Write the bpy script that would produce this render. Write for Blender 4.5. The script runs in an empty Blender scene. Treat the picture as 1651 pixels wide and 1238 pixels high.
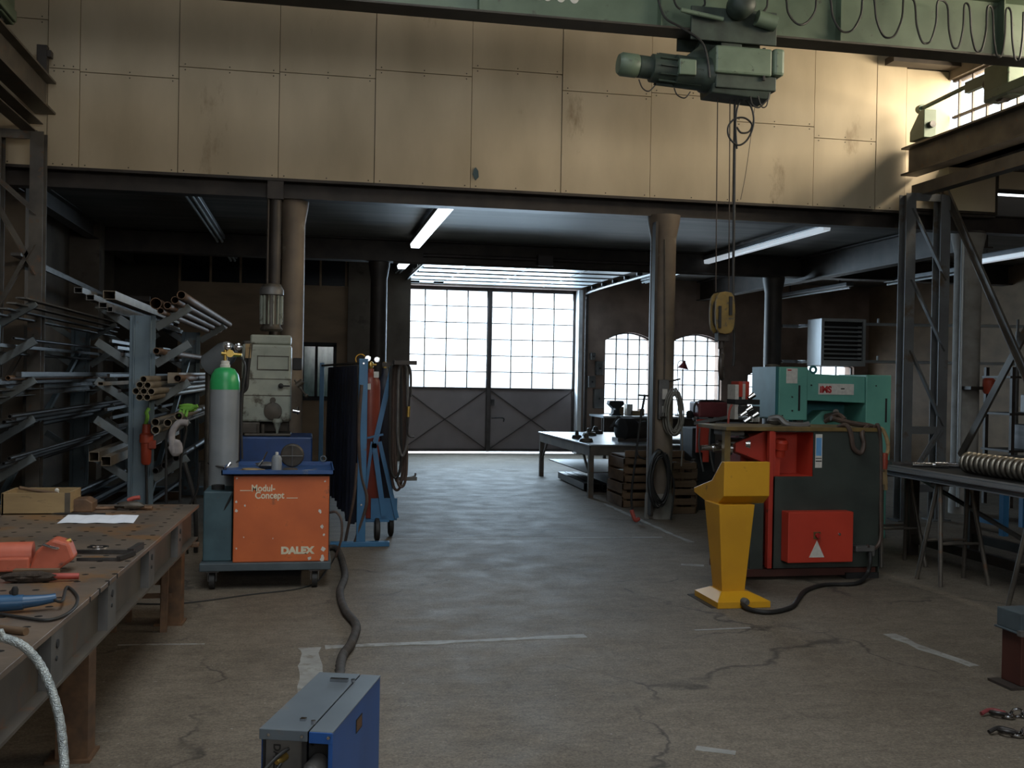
import bpy, bmesh, math, random
from mathutils import Vector, Matrix
random.seed(7)
sc = bpy.context.scene
COL = sc.collection
PI = math.pi

# ------------------------------------------------------------------ camera
IW, IH, FPX, EYE = 1651, 1238, 1670.0, 1.65
YAW, PITCH, ROLL = 0.1933, -0.0068, 0.0174
_f = Vector((math.sin(YAW)*math.cos(PITCH), math.cos(YAW)*math.cos(PITCH), math.sin(PITCH)))
_r0 = Vector((math.cos(YAW), -math.sin(YAW), 0)); _u0 = _r0.cross(_f)
_r = math.cos(ROLL)*_r0 + math.sin(ROLL)*_u0
_u = -math.sin(ROLL)*_r0 + math.cos(ROLL)*_u0
cam = bpy.data.objects.new('camera', bpy.data.cameras.new('camera'))
COL.objects.link(cam)
cam.data.sensor_width = 36; cam.data.lens = FPX/IW*36; cam.data.clip_end = 200
cam.matrix_world = Matrix(((_r.x, _u.x, -_f.x, 0), (_r.y, _u.y, -_f.y, 0), (_r.z, _u.z, -_f.z, EYE), (0, 0, 0, 1)))
sc.camera = cam

def at(px, py, ax, v):
    """point seen at photo pixel (px, py) on the plane ax = v"""
    d = (px-IW/2)/FPX*_r - (py-IH/2)/FPX*_u + _f
    c = Vector((0, 0, EYE)); i = 'xyz'.index(ax)
    return c + d*((v-c[i])/d[i])

# ------------------------------------------------------------------ light
w = bpy.data.worlds.new('world'); sc.world = w; w.use_nodes = True
bg = w.node_tree.nodes['Background']
bg.inputs[0].default_value = (0.86, 0.93, 1.0, 1); bg.inputs[1].default_value = 3.0
sc.view_settings.view_transform = 'Standard'; sc.view_settings.look = 'None'
sc.view_settings.gamma = 1.0; sc.view_settings.use_curve_mapping = False
sc.view_settings.exposure = 0.0
sc.cycles.use_denoising = True
sc.cycles.max_bounces = 8; sc.cycles.diffuse_bounces = 5; sc.cycles.transparent_max_bounces = 12
sc.cycles.sample_clamp_indirect = 4.0
sc.cycles.caustics_reflective = False; sc.cycles.caustics_refractive = False

def area(name, loc, dirn, sx, sy, power, color):
    l = bpy.data.lights.new(name, 'AREA'); l.shape = 'RECTANGLE'; l.size = sx; l.size_y = sy
    l.energy = power; l.color = color
    o = bpy.data.objects.new(name, l); COL.objects.link(o); o.location = loc
    o.rotation_euler = Vector(dirn).to_track_quat('-Z', 'Y').to_euler()
    return o
# daylight through the panes of the rear gate, the arched windows and the two clerestories
area('daylight_gate', (3.83, 22.75, 2.5), (0, -1, -.75), 3.7, 2.1, 820, (0.66, 0.84, 1.0))
area('daylight_arched_window', (6.9, 22.6, 1.75), (0, -1, 0), 1.0, 1.6, 40, (0.80, 0.91, 1.0))
area('daylight_arched_window', (8.45, 22.6, 1.75), (0, -1, 0), 1.1, 1.6, 40, (0.80, 0.91, 1.0))
area('daylight_low_window', (11.7, 22.6, 1.5), (0, -1, 0), 1.1, 1.1, 14, (0.85, 0.93, 1.0))
area('daylight_clerestory_right', (8.35, 7.6, 5.15), (-1, 0, -.22), 7.6, 0.95, 1050, (1.0, 0.80, 0.56))
area('daylight_clerestory_left', (-3.95, 4.0, 5.2), (1, 0, -.5), 9.0, .8, 25, (0.9, 0.93, 1.0))
area('added_front_fill', (2.0, -5.6, 3.4), (0, 1, -.28), 7.0, 2.0, 160, (1.0, 0.97, 0.90))  # added fill from behind the camera for floor and bench

area('added_overhead_fill', (.6, 2.5, 7.6), (0, 0, -1), 3.0, 7.0, 300, (1.0, 0.97, 0.92))  # added fill shining down on the front floor and table

# ------------------------------------------------------------------ materials
def nt(m):
    m.use_nodes = True
    return m.node_tree, m.node_tree.nodes['Principled BSDF']
def rgb(c): return (c[0], c[1], c[2], 1)
def mat(name, c1, c2=None, rough=.6, metal=0.0, scale=6.0, stretch=(1, 1, 1), bump=0.0, worn=None, wornamt=.35, wscale=9.0,
        wrough=.75, spec=.5, emit=None, estr=0):
    m = bpy.data.materials.new(name); t, b = nt(m); N = t.nodes.new; L = t.links.new
    tc = N('ShaderNodeTexCoord'); mp = N('ShaderNodeMapping'); mp.inputs['Scale'].default_value = stretch
    L(tc.outputs['Object'], mp.inputs[0])
    c2 = c2 or tuple(x*.7 for x in c1)
    n = N('ShaderNodeTexNoise'); n.inputs['Scale'].default_value = scale; n.inputs['Detail'].default_value = 5
    L(mp.outputs[0], n.inputs['Vector'])
    r = N('ShaderNodeValToRGB'); r.color_ramp.elements[0].position = .32; r.color_ramp.elements[1].position = .68
    r.color_ramp.elements[0].color = rgb(c2); r.color_ramp.elements[1].color = rgb(c1)
    L(n.outputs[0], r.inputs[0]); out = r.outputs[0]
    b.inputs['Roughness'].default_value = rough; b.inputs['Metallic'].default_value = metal
    b.inputs['Specular IOR Level'].default_value = spec
    if worn:
        n2 = N('ShaderNodeTexNoise'); n2.inputs['Scale'].default_value = wscale; n2.inputs['Detail'].default_value = 8
        n2.inputs['Roughness'].default_value = .65
        L(mp.outputs[0], n2.inputs['Vector'])
        r2 = N('ShaderNodeValToRGB'); r2.color_ramp.elements[0].position = 1-wornamt-.06; r2.color_ramp.elements[1].position = 1-wornamt+.03
        L(n2.outputs[0], r2.inputs[0])
        mx = N('ShaderNodeMix'); mx.data_type = 'RGBA'; L(r2.outputs[0], mx.inputs[0]); L(out, mx.inputs[6])
        mx.inputs[7].default_value = rgb(worn); out = mx.outputs[2]
    L(out, b.inputs['Base Color'])
    if bump:
        bp = N('ShaderNodeBump'); bp.inputs['Strength'].default_value = bump; bp.inputs['Distance'].default_value = .01
        n3 = N('ShaderNodeTexNoise'); n3.inputs['Scale'].default_value = scale*6; L(mp.outputs[0], n3.inputs['Vector'])
        L(n3.outputs[0], bp.inputs['Height']); L(bp.outputs[0], b.inputs['Normal'])
    if emit:
        b.inputs['Emission Color'].default_value = rgb(emit); b.inputs['Emission Strength'].default_value = estr
    return m

def floor_mat():
    m = bpy.data.materials.new('worn_concrete_floor'); t, b = nt(m); N = t.nodes.new; L = t.links.new
    tc = N('ShaderNodeTexCoord')
    def noise(s, d=6, st=(1, 1, 1), rough=.6):
        mp = N('ShaderNodeMapping'); mp.inputs['Scale'].default_value = st; L(tc.outputs['Object'], mp.inputs[0])
        n = N('ShaderNodeTexNoise'); n.inputs['Scale'].default_value = s; n.inputs['Detail'].default_value = d; n.inputs['Roughness'].default_value = rough
        L(mp.outputs[0], n.inputs['Vector']); return n.outputs[0]
    def ramp(v, p0, c0, p1, c1):
        r = N('ShaderNodeValToRGB'); e = r.color_ramp.elements; e[0].position = p0; e[0].color = rgb(c0); e[1].position = p1; e[1].color = rgb(c1)
        L(v, r.inputs[0]); return r.outputs[0]
    def mix(f, a, c, mode='MIX'):
        x = N('ShaderNodeMix'); x.data_type = 'RGBA'; x.blend_type = mode
        if isinstance(f, float): x.inputs[0].default_value = f
        else: L(f, x.inputs[0])
        L(a, x.inputs[6])
        if isinstance(c, tuple): x.inputs[7].default_value = rgb(c)
        else: L(c, x.inputs[7])
        return x.outputs[2]
    base = ramp(noise(.7, 8), .3, (.142, .119, .094), .7, (.208, .178, .143))
    base = mix(.75, base, ramp(noise(5.5, 8, (1, 1.6, 1)), .3, (.62, .62, .62), .7, (1, 1, 1)), 'MULTIPLY')
    base = mix(.8, base, ramp(noise(75, 4, (1, 1, 1), .75), .33, (.55, .55, .56), .67, (1.45, 1.43, 1.38)), 'MULTIPLY')
    base = mix(.6, base, ramp(noise(22, 5, (1, 1.5, 1), .7), .35, (.72, .70, .68), .65, (1.28, 1.28, 1.28)), 'MULTIPLY')
    # pale specks of spatter and scrapes
    base = mix(ramp(noise(38, 2), .70, (0, 0, 0), .74, (.6, .6, .6)), base, (.36, .35, .33))
    base = mix(ramp(noise(2.1, 6, (.35, 3, 1), .75), .64, (0, 0, 0), .74, (.35, .35, .35)), base, (.3, .29, .27))
    # hairline cracks
    mp = N('ShaderNodeMapping'); L(tc.outputs['Object'], mp.inputs[0])
    nn = N('ShaderNodeTexNoise'); nn.inputs['Scale'].default_value = 2.2; nn.inputs['Detail'].default_value = 5; L(mp.outputs[0], nn.inputs['Vector'])
    ad = N('ShaderNodeVectorMath'); ad.operation = 'MULTIPLY_ADD'; L(nn.outputs[1], ad.inputs[0]); ad.inputs[1].default_value = (.7, .7, 0); L(mp.outputs[0], ad.inputs[2])
    v = N('ShaderNodeTexVoronoi'); v.feature = 'DISTANCE_TO_EDGE'; v.inputs['Scale'].default_value = .42; L(ad.outputs[0], v.inputs['Vector'])
    crack = ramp(v.outputs['Distance'], .002, (1, 1, 1), .0065, (0, 0, 0))
    msk = ramp(noise(.8, 4), .47, (0, 0, 0), .56, (.75, .75, .75))
    base = mix(mix(1.0, crack, msk, 'MULTIPLY'), base, (.035, .032, .028))
    L(base, b.inputs['Base Color'])
    rr = ramp(noise(3, 6), .3, (.62,)*3, .7, (.78,)*3); L(rr, b.inputs['Roughness']); b.inputs['Specular IOR Level'].default_value = .12
    bp = N('ShaderNodeBump'); bp.inputs['Strength'].default_value = .12; bp.inputs['Distance'].default_value = .01
    L(noise(14, 6), bp.inputs['Height']); L(bp.outputs[0], b.inputs['Normal'])
    return m

def table_mat():
    """rusty brown plate with a grid of dark drilled holes and a pale worn strip"""
    m = mat('perforated_rusty_plate', (.22, .165, .125), (.12, .10, .085), rough=.38, metal=.35, scale=3.5, bump=.15, worn=(.24, .13, .06), wornamt=.42, wscale=2.5)
    t = m.node_tree; b = t.nodes['Principled BSDF']; N = t.nodes.new; L = t.links.new
    tc = N('ShaderNodeTexCoord'); sp = N('ShaderNodeSeparateXYZ'); L(tc.outputs['Object'], sp.inputs[0])
    def mth(op, a, c=None):
        x = N('ShaderNodeMath'); x.operation = op
        for i, q in enumerate((a, c)):
            if q is None: continue
            if isinstance(q, (int, float)): x.inputs[i].default_value = q
            else: L(q, x.inputs[i])
        return x.outputs[0]
    sx = mth('SUBTRACT', mth('MODULO', mth('ADD', sp.outputs[0], 100.05), .125), .0625)
    sy = mth('SUBTRACT', mth('MODULO', mth('ADD', sp.outputs[1], 100.03), .16), .08)
    d = mth('SQRT', mth('ADD', mth('MULTIPLY', sx, sx), mth('MULTIPLY', sy, sy)))
    hole = mth('LESS_THAN', d, .0145)
    old = b.inputs['Base Color'].links[0].from_socket
    x = N('ShaderNodeMix'); x.data_type = 'RGBA'; L(hole, x.inputs[0]); L(old, x.inputs[6]); x.inputs[7].default_value = (.008, .007, .006, 1)
    L(x.outputs[2], b.inputs['Base Color'])
    L(mth('ADD', mth('MULTIPLY', hole, .5), .42), b.inputs['Roughness'])
    return m

def glass_mat(name, tint, alpha=.12):
    m = bpy.data.materials.new(name); m.use_nodes = True; t = m.node_tree; N = t.nodes.new; L = t.links.new
    for n in list(t.nodes):
        if n.type != 'OUTPUT_MATERIAL': t.nodes.remove(n)
    o = t.nodes['Material Output']; tr = N('ShaderNodeBsdfTransparent'); tr.inputs[0].default_value = rgb(tint)
    g = N('ShaderNodeBsdfGlossy'); g.inputs['Roughness'].default_value = .08; g.inputs[0].default_value = rgb(tint)
    mx = N('ShaderNodeMixShader')
    nz = N('ShaderNodeTexNoise'); nz.inputs['Scale'].default_value = 1.5; tc = N('ShaderNodeTexCoord'); L(tc.outputs['Object'], nz.inputs['Vector'])
    ml = N('ShaderNodeMath'); ml.operation = 'MULTIPLY'; ml.inputs[1].default_value = alpha*2; L(nz.outputs[0], ml.inputs[0]); L(ml.outputs[0], mx.inputs[0])
    L(tr.outputs[0], mx.inputs[1]); L(g.outputs[0], mx.inputs[2]); L(mx.outputs[0], o.inputs[0])
    return m

M = dict(
 floor=floor_mat(), tabletop=table_mat(),
 board=mat('cream_fibreboard', (.60, .50, .355), (.46, .38, .265), rough=.75, scale=1.6, stretch=(1.2, 1, .45), worn=(.33, .25, .16), wornamt=.30, wscale=1.4, bump=.05),
 backing=mat('dark_backing', (.05, .04, .03), rough=.9),
 plaster=mat('dirty_plaster', (.17, .14, .11), (.10, .08, .062), rough=.85, scale=1.8, worn=(.085, .07, .058), wornamt=.36, wscale=2.2, bump=.1),
 brick=mat('painted_brick', (.36, .26, .21), (.22, .16, .13), rough=.85, scale=2.5, worn=(.25, .19, .14), wornamt=.33, wscale=3, bump=.2),
 plywood=mat('brown_plywood', (.28, .195, .12), (.19, .13, .08), rough=.7, scale=2, stretch=(.6, 1, 2)),
 ceil=mat('sooty_board_ceiling', (.15, .14, .125), (.075, .07, .064), rough=.6, scale=1.6, stretch=(.3, 2.6, 1), worn=(.19, .18, .165), wornamt=.35, wscale=1.3),
 reveal=mat('white_gate_reveal', (.62, .62, .62), (.45, .45, .45), rough=.6),
 concrete_col=mat('brown_painted_column', (.22, .165, .115), (.13, .10, .075), rough=.6, scale=3, worn=(.30, .27, .22), wornamt=.33, wscale=2.6),
 concrete=mat('pale_concrete', (.34, .32, .29), (.22, .2, .18), rough=.85, scale=5, bump=.2),
 dark_steel=mat('dark_brown_steel', (.060, .048, .040), (.030, .025, .022), rough=.55, metal=.3, scale=4),
 truss=mat('grey_brown_steel', (.12, .105, .085), (.065, .057, .05), rough=.5, metal=.3, scale=4, worn=(.13, .075, .045), wornamt=.36),
 rackblue=mat('blue_grey_rack_paint', (.13, .18, .215), (.085, .12, .145), rough=.5, scale=3, worn=(.10, .075, .055), wornamt=.34, wscale=5),
 rackarm=mat('pale_grey_arm_paint', (.17, .195, .205), (.10, .12, .13), rough=.5, scale=5, worn=(.10, .08, .06), wornamt=.33),
 rust=mat('rusty_tube_steel', (.19, .105, .055), (.09, .055, .035), rough=.6, metal=.3, scale=5, stretch=(3, 1, 3)),
 mill=mat('dark_mill_scale_steel', (.085, .08, .078), (.035, .033, .033), rough=.42, metal=.6, scale=4, stretch=(3, .6, 3)),
 bright=mat('bright_cut_steel', (.34, .31, .26), (.16, .15, .13), rough=.34, metal=.8, scale=12),
 tan=mat('tan_tube_steel', (.26, .21, .15), (.16, .13, .095), rough=.5, metal=.3, scale=5),
 crane=mat('green_crane_paint', (.135, .185, .125), (.085, .12, .08), rough=.5, scale=2.5, worn=(.06, .06, .045), wornamt=.33),
 craneflange=mat('dark_crane_flange', (.055, .045, .033), (.03, .026, .02), rough=.6, scale=4),
 hoist=mat('grey_green_hoist_paint', (.165, .22, .155), (.11, .15, .105), rough=.45, scale=4, worn=(.05, .055, .045), wornamt=.34),
 hoistdark=mat('dark_green_hoist_casting', (.045, .065, .05), (.02, .03, .025), rough=.55, scale=7),
 rubber=mat('black_rubber', (.018, .017, .016), (.01, .01, .01), rough=.6),
 rope=mat('steel_wire_rope', (.07, .055, .045), rough=.5, metal=.4),
 yellowhook=mat('worn_yellow_hook_paint', (.22, .14, .03), (.13, .085, .022), rough=.5, scale=9, worn=(.05, .045, .04), wornamt=.4, wscale=12),
 orange=mat('chipped_orange_enamel', (.60, .135, .035), (.46, .10, .028), rough=.48, scale=3, worn=(.16, .07, .04), wornamt=.31, wscale=6),
 tray=mat('blue_tray_enamel', (.025, .09, .27), (.018, .06, .18), rough=.4, worn=(.22, .22, .22), wornamt=.31, wscale=10),
 blue=mat('scratched_blue_enamel', (.022, .10, .36), (.016, .075, .27), rough=.38, scale=4, stretch=(1, 1, .4), worn=(.10, .17, .30), wornamt=.33, wscale=14),
 bluetop=mat('dusty_blue_grey_lid', (.12, .145, .165), (.085, .105, .125), rough=.55, scale=3, worn=(.13, .115, .10), wornamt=.42, wscale=3),
 postblue=mat('blue_frame_paint', (.035, .15, .30), (.02, .10, .21), rough=.4, scale=3, worn=(.1, .1, .09), wornamt=.3),
 chassis=mat('slate_chassis_paint', (.07, .095, .11), (.045, .06, .07), rough=.5),
 teal=mat('teal_cooler_paint', (.055, .105, .125), (.035, .07, .085), rough=.5, worn=(.12, .06, .03), wornamt=.32),
 cylgrey=mat('light_grey_cylinder_paint', (.24, .255, .265), (.18, .195, .205), rough=.38, scale=4, worn=(.22, .21, .2), wornamt=.31),
 cylgreen=mat('bright_green_shoulder_paint', (.03, .36, .11), (.02, .26, .08), rough=.35),
 cylred=mat('dark_red_cylinder_paint', (.24, .045, .025), (.15, .028, .018), rough=.42, scale=3),
 brass=mat('brass', (.62, .42, .12), (.4, .26, .07), rough=.35, metal=.9),
 white=mat('off_white_lettering', (.74, .68, .5), (.6, .54, .4), rough=.6, scale=30),
 paper=mat('white_paper', (.80, .84, .92), (.74, .78, .86), rough=.8),
 machine=mat('grimy_pale_green_machine_paint', (.33, .345, .285), (.22, .24, .20), rough=.5, scale=4, worn=(.075, .065, .045), wornamt=.40, wscale=5),
 grime=mat('grimy_brown_iron', (.10, .082, .062), (.045, .038, .03), rough=.5, metal=.3, scale=8),
 chrome=mat('polished_steel', (.75, .75, .76), (.5, .5, .52), rough=.18, metal=1.0),
 navy=mat('navy_welding_curtain', (.012, .017, .035), (.006, .008, .016), rough=.55, scale=2),
 machblue=mat('dark_blue_machine_base', (.012, .055, .20), (.009, .04, .14), rough=.45),
 hose=mat('brown_hose', (.085, .055, .042), (.05, .035, .028), rough=.55, scale=12),
 beige=mat('grey_beige_cable', (.22, .21, .18), (.15, .14, .12), rough=.6),
 crate=mat('old_brown_crate_wood', (.16, .095, .05), (.085, .052, .03), rough=.8, scale=4, stretch=(.4, 1, 3)),
 palewood=mat('pale_box_wood', (.36, .25, .12), (.24, .16, .075), rough=.7, scale=5, stretch=(.5, 1, 2), worn=(.10, .07, .04), wornamt=.35),
 yellow=mat('yellow_console_enamel', (.62, .315, .012), (.50, .245, .01), rough=.42, scale=2.5, worn=(.2, .10, .02), wornamt=.30, wscale=5),
 red=mat('red_machine_enamel', (.42, .035, .018), (.30, .024, .014), rough=.45, scale=3, worn=(.10, .02, .015), wornamt=.35),
 redbox=mat('red_switch_cabinet_enamel', (.50, .045, .022), (.42, .036, .018), rough=.42, scale=3),
 blackgreen=mat('blackish_green_machine_paint', (.035, .045, .038), (.02, .026, .022), rough=.5, scale=4, worn=(.075, .05, .035), wornamt=.30, wscale=16),
 oily=mat('oily_yellow_brown_plate', (.21, .14, .045), (.10, .07, .03), rough=.45, metal=.3, scale=7),
 mint=mat('mint_green_machine_paint', (.13, .36, .29), (.10, .29, .235), rough=.42, scale=3),
 mintdark=mat('deep_teal_machine_paint', (.03, .15, .16), (.02, .11, .12), rough=.45),
 label=mat('white_sticker', (.62, .60, .54), (.5, .48, .44), rough=.5, scale=30),
 redink=mat('red_ink', (.5, .02, .02), rough=.5), blackink=mat('black_ink', (.02, .02, .02), rough=.5),
 stblue=mat('sky_blue_sticker', (.12, .32, .6), rough=.5),
 heater=mat('silver_heater_casing', (.50, .54, .56), (.40, .43, .45), rough=.35, metal=.05, scale=3),
 tubelight=mat('unlit_tube_glass', (.55, .6, .62), (.45, .5, .52), rough=.25),
 brightsheen=mat('diffuser_daylight_glow', (.9, .95, 1), rough=.4, emit=(.88, .96, 1.0), estr=2.2),  # strong emission stands in for gate daylight in the diffuser
 fixture=mat('grey_light_housing', (.22, .23, .24), (.15, .16, .17), rough=.4, metal=.3),
 gatesteel=mat('brown_grey_gate_sheet', (.24, .20, .195), (.19, .155, .15), rough=.55, scale=1.5),
 gatebar=mat('dark_gate_bars', (.06, .045, .042), (.035, .028, .026), rough=.5),
 doorpanel=mat('white_sectional_door_skin', (.82, .86, .88), (.72, .76, .78), rough=.3, scale=2, stretch=(1, 3, 1)),
 glass=glass_mat('window_glass', (.95, .98, 1.0)),
 darkglass=mat('dark_office_glass', (.012, .014, .018), rough=.08, spec=.8),
 tealshine=mat('teal_reflection_glass', (.26, .46, .43), (.08, .17, .17), rough=.12, scale=2.5, stretch=(2, 1, 1), spec=.9),  # teal tone paints a bright reflection into the office pane
 orangeplug=mat('orange_red_plastic', (.42, .065, .03), (.3, .045, .022), rough=.45),
 green=mat('lime_green_cloth', (.20, .46, .06), (.12, .3, .04), rough=.8, scale=20),
 rag=mat('pale_grey_rag', (.36, .33, .33), (.22, .2, .2), rough=.9, scale=12),
 bristle=mat('dusty_brown_bristles', (.075, .052, .038), (.035, .025, .018), rough=.9, scale=60, bump=1.0),
 salmon=mat('scuffed_orange_red_casting', (.52, .125, .07), (.38, .085, .045), rough=.42, scale=9, worn=(.16, .07, .05), wornamt=.33, wscale=14),
 redplastic=mat('faded_red_plastic', (.42, .07, .05), (.3, .05, .036), rough=.5),
 toolblue=mat('blue_tool_plastic', (.03, .10, .20), (.02, .07, .15), rough=.35),
 braid=mat('silver_braided_hose', (.50, .55, .55), (.22, .25, .26), rough=.35, metal=.6, scale=38, bump=.7),
 beamend=mat('red_oxide_primer', (.075, .018, .011), (.05, .013, .008), rough=.6, scale=3),
 paint=mat('worn_white_floor_paint', (.30, .30, .28), (.21, .205, .19), rough=.7, scale=9, worn=(.17, .155, .13), wornamt=.42, wscale=10),
 glaretop=mat('plate_with_daylight_glare', (.42, .45, .48), (.30, .32, .35), rough=.33, metal=.6, scale=2.5, spec=.7),  # pale bluish tone carries daylight glare on the steel tops
 dimsheen=mat('diffuser_daylight_sheen', (.7, .76, .8), rough=.35, emit=(.8, .9, 1.0), estr=.42),  # faint emission stands in for daylight reflected off the diffuser
 bundle=mat('dusty_spiral_wrap', (.06, .05, .044), (.03, .026, .023), rough=.85, scale=14),
 barsteel=mat('blue_grey_bar_steel', (.20, .215, .235), (.13, .14, .155), rough=.4, metal=.3, stretch=(3, .5, 3)),
 postgrey=mat('grey_stanchion_paint', (.15, .155, .155), (.10, .10, .10), rough=.5, metal=.1, scale=3, worn=(.10, .075, .05), wornamt=.38, wscale=3),
 maroon=mat('maroon_machine_paint', (.22, .04, .045), (.15, .028, .03), rough=.45),
 blackmat=mat('matt_black', (.012, .012, .013), rough=.7),
 dusty=mat('dusty_grey_metal', (.16, .155, .15), (.09, .088, .085), rough=.5, metal=.4),
 outside=mat('pale_yard_paving', (.75, .76, .76), (.65, .66, .66), rough=.9),
)

# ------------------------------------------------------------------ mesh builder
def frame(d, up=None):
    d = d.normalized(); up = Vector(up) if up else (Vector((0, 0, 1)) if abs(d.z) < .95 else Vector((0, 1, 0)))
    s = d.cross(up).normalized(); return d, s, s.cross(d)
def circ(n, r, ph=0): return [(r*math.cos(2*PI*i/n+ph), r*math.sin(2*PI*i/n+ph)) for i in range(n)]
def smoothpts(pts, k=6):
    P = [Vector(p) for p in pts]
    if len(P) < 3 or k < 2: return P
    out = []
    for i in range(len(P)-1):
        a, b, c, d = P[max(i-1, 0)], P[i], P[i+1], P[min(i+2, len(P)-1)]
        for j in range(k):
            t = j/k
            out.append(.5*((2*b)+(c-a)*t+(2*a-5*b+4*c-d)*t*t+(3*b-a-3*c+d)*t**3))
    return out+[P[-1]]
class MB:
    def __init__(s, mtx=None): s.v = []; s.f = []; s.m = mtx
    def add(s, vs, fs):
        o = len(s.v); s.v += [Vector(v) for v in vs]; s.f += [tuple(i+o for i in f) for f in fs]; return s
    def bx(s, x0, x1, y0, y1, z0, z1):
        return s.add([(x, y, z) for z in (z0, z1) for y in (y0, y1) for x in (x0, x1)],
                     [(0, 2, 3, 1), (4, 5, 7, 6), (0, 1, 5, 4), (2, 6, 7, 3), (0, 4, 6, 2), (1, 3, 7, 5)])
    def ext(s, prof, p0, p1, up=None, prof2=None):
        """extrude the closed outline prof (side, up) from p0 to p1"""
        p0, p1 = Vector(p0), Vector(p1); d, a, b = frame(p1-p0, up); n = len(prof); q = prof2 or prof
        vs = [p0+a*x+b*y for x, y in prof]+[p1+a*x+b*y for x, y in q]
        return s.add(vs, [tuple(range(n)), tuple(range(2*n-1, n-1, -1))]+[(i, (i+1) % n, (i+1) % n+n, i+n) for i in range(n)])
    def bar(s, p0, p1, w, h, up=None):
        return s.ext([(-w/2, -h/2), (w/2, -h/2), (w/2, h/2), (-w/2, h/2)], p0, p1, up)
    def cyl(s, p0, p1, r, r2=None, n=16):
        return s.ext(circ(n, r), p0, p1, None, circ(n, r2 if r2 is not None else r))
    def ibeam(s, p0, p1, w, h, tf=.012, tw=.008, up=None):
        a, c, d, e = w/2, h/2, h/2-tf, tw/2
        return s.ext([(-a, -c), (a, -c), (a, -d), (e, -d), (e, d), (a, d), (a, c), (-a, c), (-a, d), (-e, d), (-e, -d), (-a, -d)], p0, p1, up)
    def chan(s, p0, p1, w, h, t=.01, up=None):
        a, c = w/2, h/2
        return s.ext([(-a, -c), (a, -c), (a, -c+t), (-a+t, -c+t), (-a+t, c-t), (a, c-t), (a, c), (-a, c)], p0, p1, up)
    def angle(s, p0, p1, w, t=.006, up=None):
        return s.ext([(0, 0), (w, 0), (w, t), (t, t), (t, w), (0, w)], p0, p1, up)
    def hollow(s, outer, inner, p0, p1, up=None):
        p0, p1 = Vector(p0), Vector(p1); d, a, b = frame(p1-p0, up); n = len(outer)
        vs = [p+a*x+b*y for p in (p0, p1) for q in (outer, inner) for x, y in q]; fs = []
        for i in range(n):
            j = (i+1) % n
            fs += [(i, j, n+j, n+i), (2*n+i, 3*n+i, 3*n+j, 2*n+j), (i, 2*n+i, 2*n+j, j), (n+i, n+j, 3*n+j, 3*n+i)]
        return s.add(vs, fs)
    def pipe(s, p0, p1, r, t=.004, n=14): return s.hollow(circ(n, r), circ(n, r-t), p0, p1)
    def rhs(s, p0, p1, w, h, t=.004, up=None):
        c = lambda x, y: [(-x, -y), (x, -y), (x, y), (-x, y)]
        return s.hollow(c(w/2, h/2), c(w/2-t, h/2-t), p0, p1, up)
    def tube(s, pts, r, n=8, k=6, closed=False, rib=0):
        P = smoothpts(pts, k); m = len(P); o = []; T0 = None
        for i in range(m):
            d = (P[min(i+1, m-1)]-P[max(i-1, 0)]).normalized()
            if T0 is None: _, a, b = frame(d)
            else:
                a = (T0-d*T0.dot(d))
                a = a.normalized() if a.length > 1e-5 else frame(d)[1]
                b = a.cross(d)
            T0 = a; rr = r[min(i, len(r)-1)] if isinstance(r, list) else r*(1+(rib if i % 2 else -rib))
            o += [P[i]+a*x+b*y for x, y in circ(n, rr)]
        fs = [(i*n+j, i*n+(j+1) % n, (i+1)*n+(j+1) % n, (i+1)*n+j) for i in range(m-1) for j in range(n)]
        fs += [tuple(range(n)), tuple(range(m*n-1, (m-1)*n-1, -1))]
        return s.add(o, fs)
    def lathe(s, prof, base, axis=(0, 0, 1), n=24):
        """prof: list of (radius, height)"""
        base = Vector(base); d, a, b = frame(Vector(axis)); m = len(prof)
        vs = [base+d*h+a*(r*math.cos(2*PI*j/n))+b*(r*math.sin(2*PI*j/n)) for r, h in prof for j in range(n)]
        fs = [(i*n+j, i*n+(j+1) % n, (i+1)*n+(j+1) % n, (i+1)*n+j) for i in range(m-1) for j in range(n)]
        fs += [tuple(range(n)), tuple(range(m*n-1, (m-1)*n-1, -1))]
        return s.add(vs, fs)
    def torus(s, c, R, r, axis=(0, 0, 1), n=24, m=8, sq=1.0):
        c = Vector(c); d, a, b = frame(Vector(axis)); vs = []; fs = []
        for i in range(n):
            t = 2*PI*i/n; rad = a*math.cos(t)+b*math.sin(t)*sq
            vs += [c+rad*R+(rad*math.cos(2*PI*j/m)+d*math.sin(2*PI*j/m))*r for j in range(m)]
        for i in range(n):
            for j in range(m): fs.append((i*m+j, ((i+1) % n)*m+j, ((i+1) % n)*m+(j+1) % m, i*m+(j+1) % m))
        return s.add(vs, fs)
    def blob(s, c, r, seed=0, n=10, jit=.18):
        rnd = random.Random(seed); c = Vector(c); vs = []; fs = []; m = n//2+1
        for i in range(m+1):
            th = PI*i/m
            for j in range(n):
                q = 1+rnd.uniform(-jit, jit)
                vs.append(c+Vector((r[0]*q*math.sin(th)*math.cos(2*PI*j/n), r[1]*q*math.sin(th)*math.sin(2*PI*j/n), r[2]*math.cos(th))))
        for i in range(m):
            for j in range(n): fs.append((i*n+j, i*n+(j+1) % n, (i+1)*n+(j+1) % n, (i+1)*n+j))
        return s.add(vs, fs)
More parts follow.
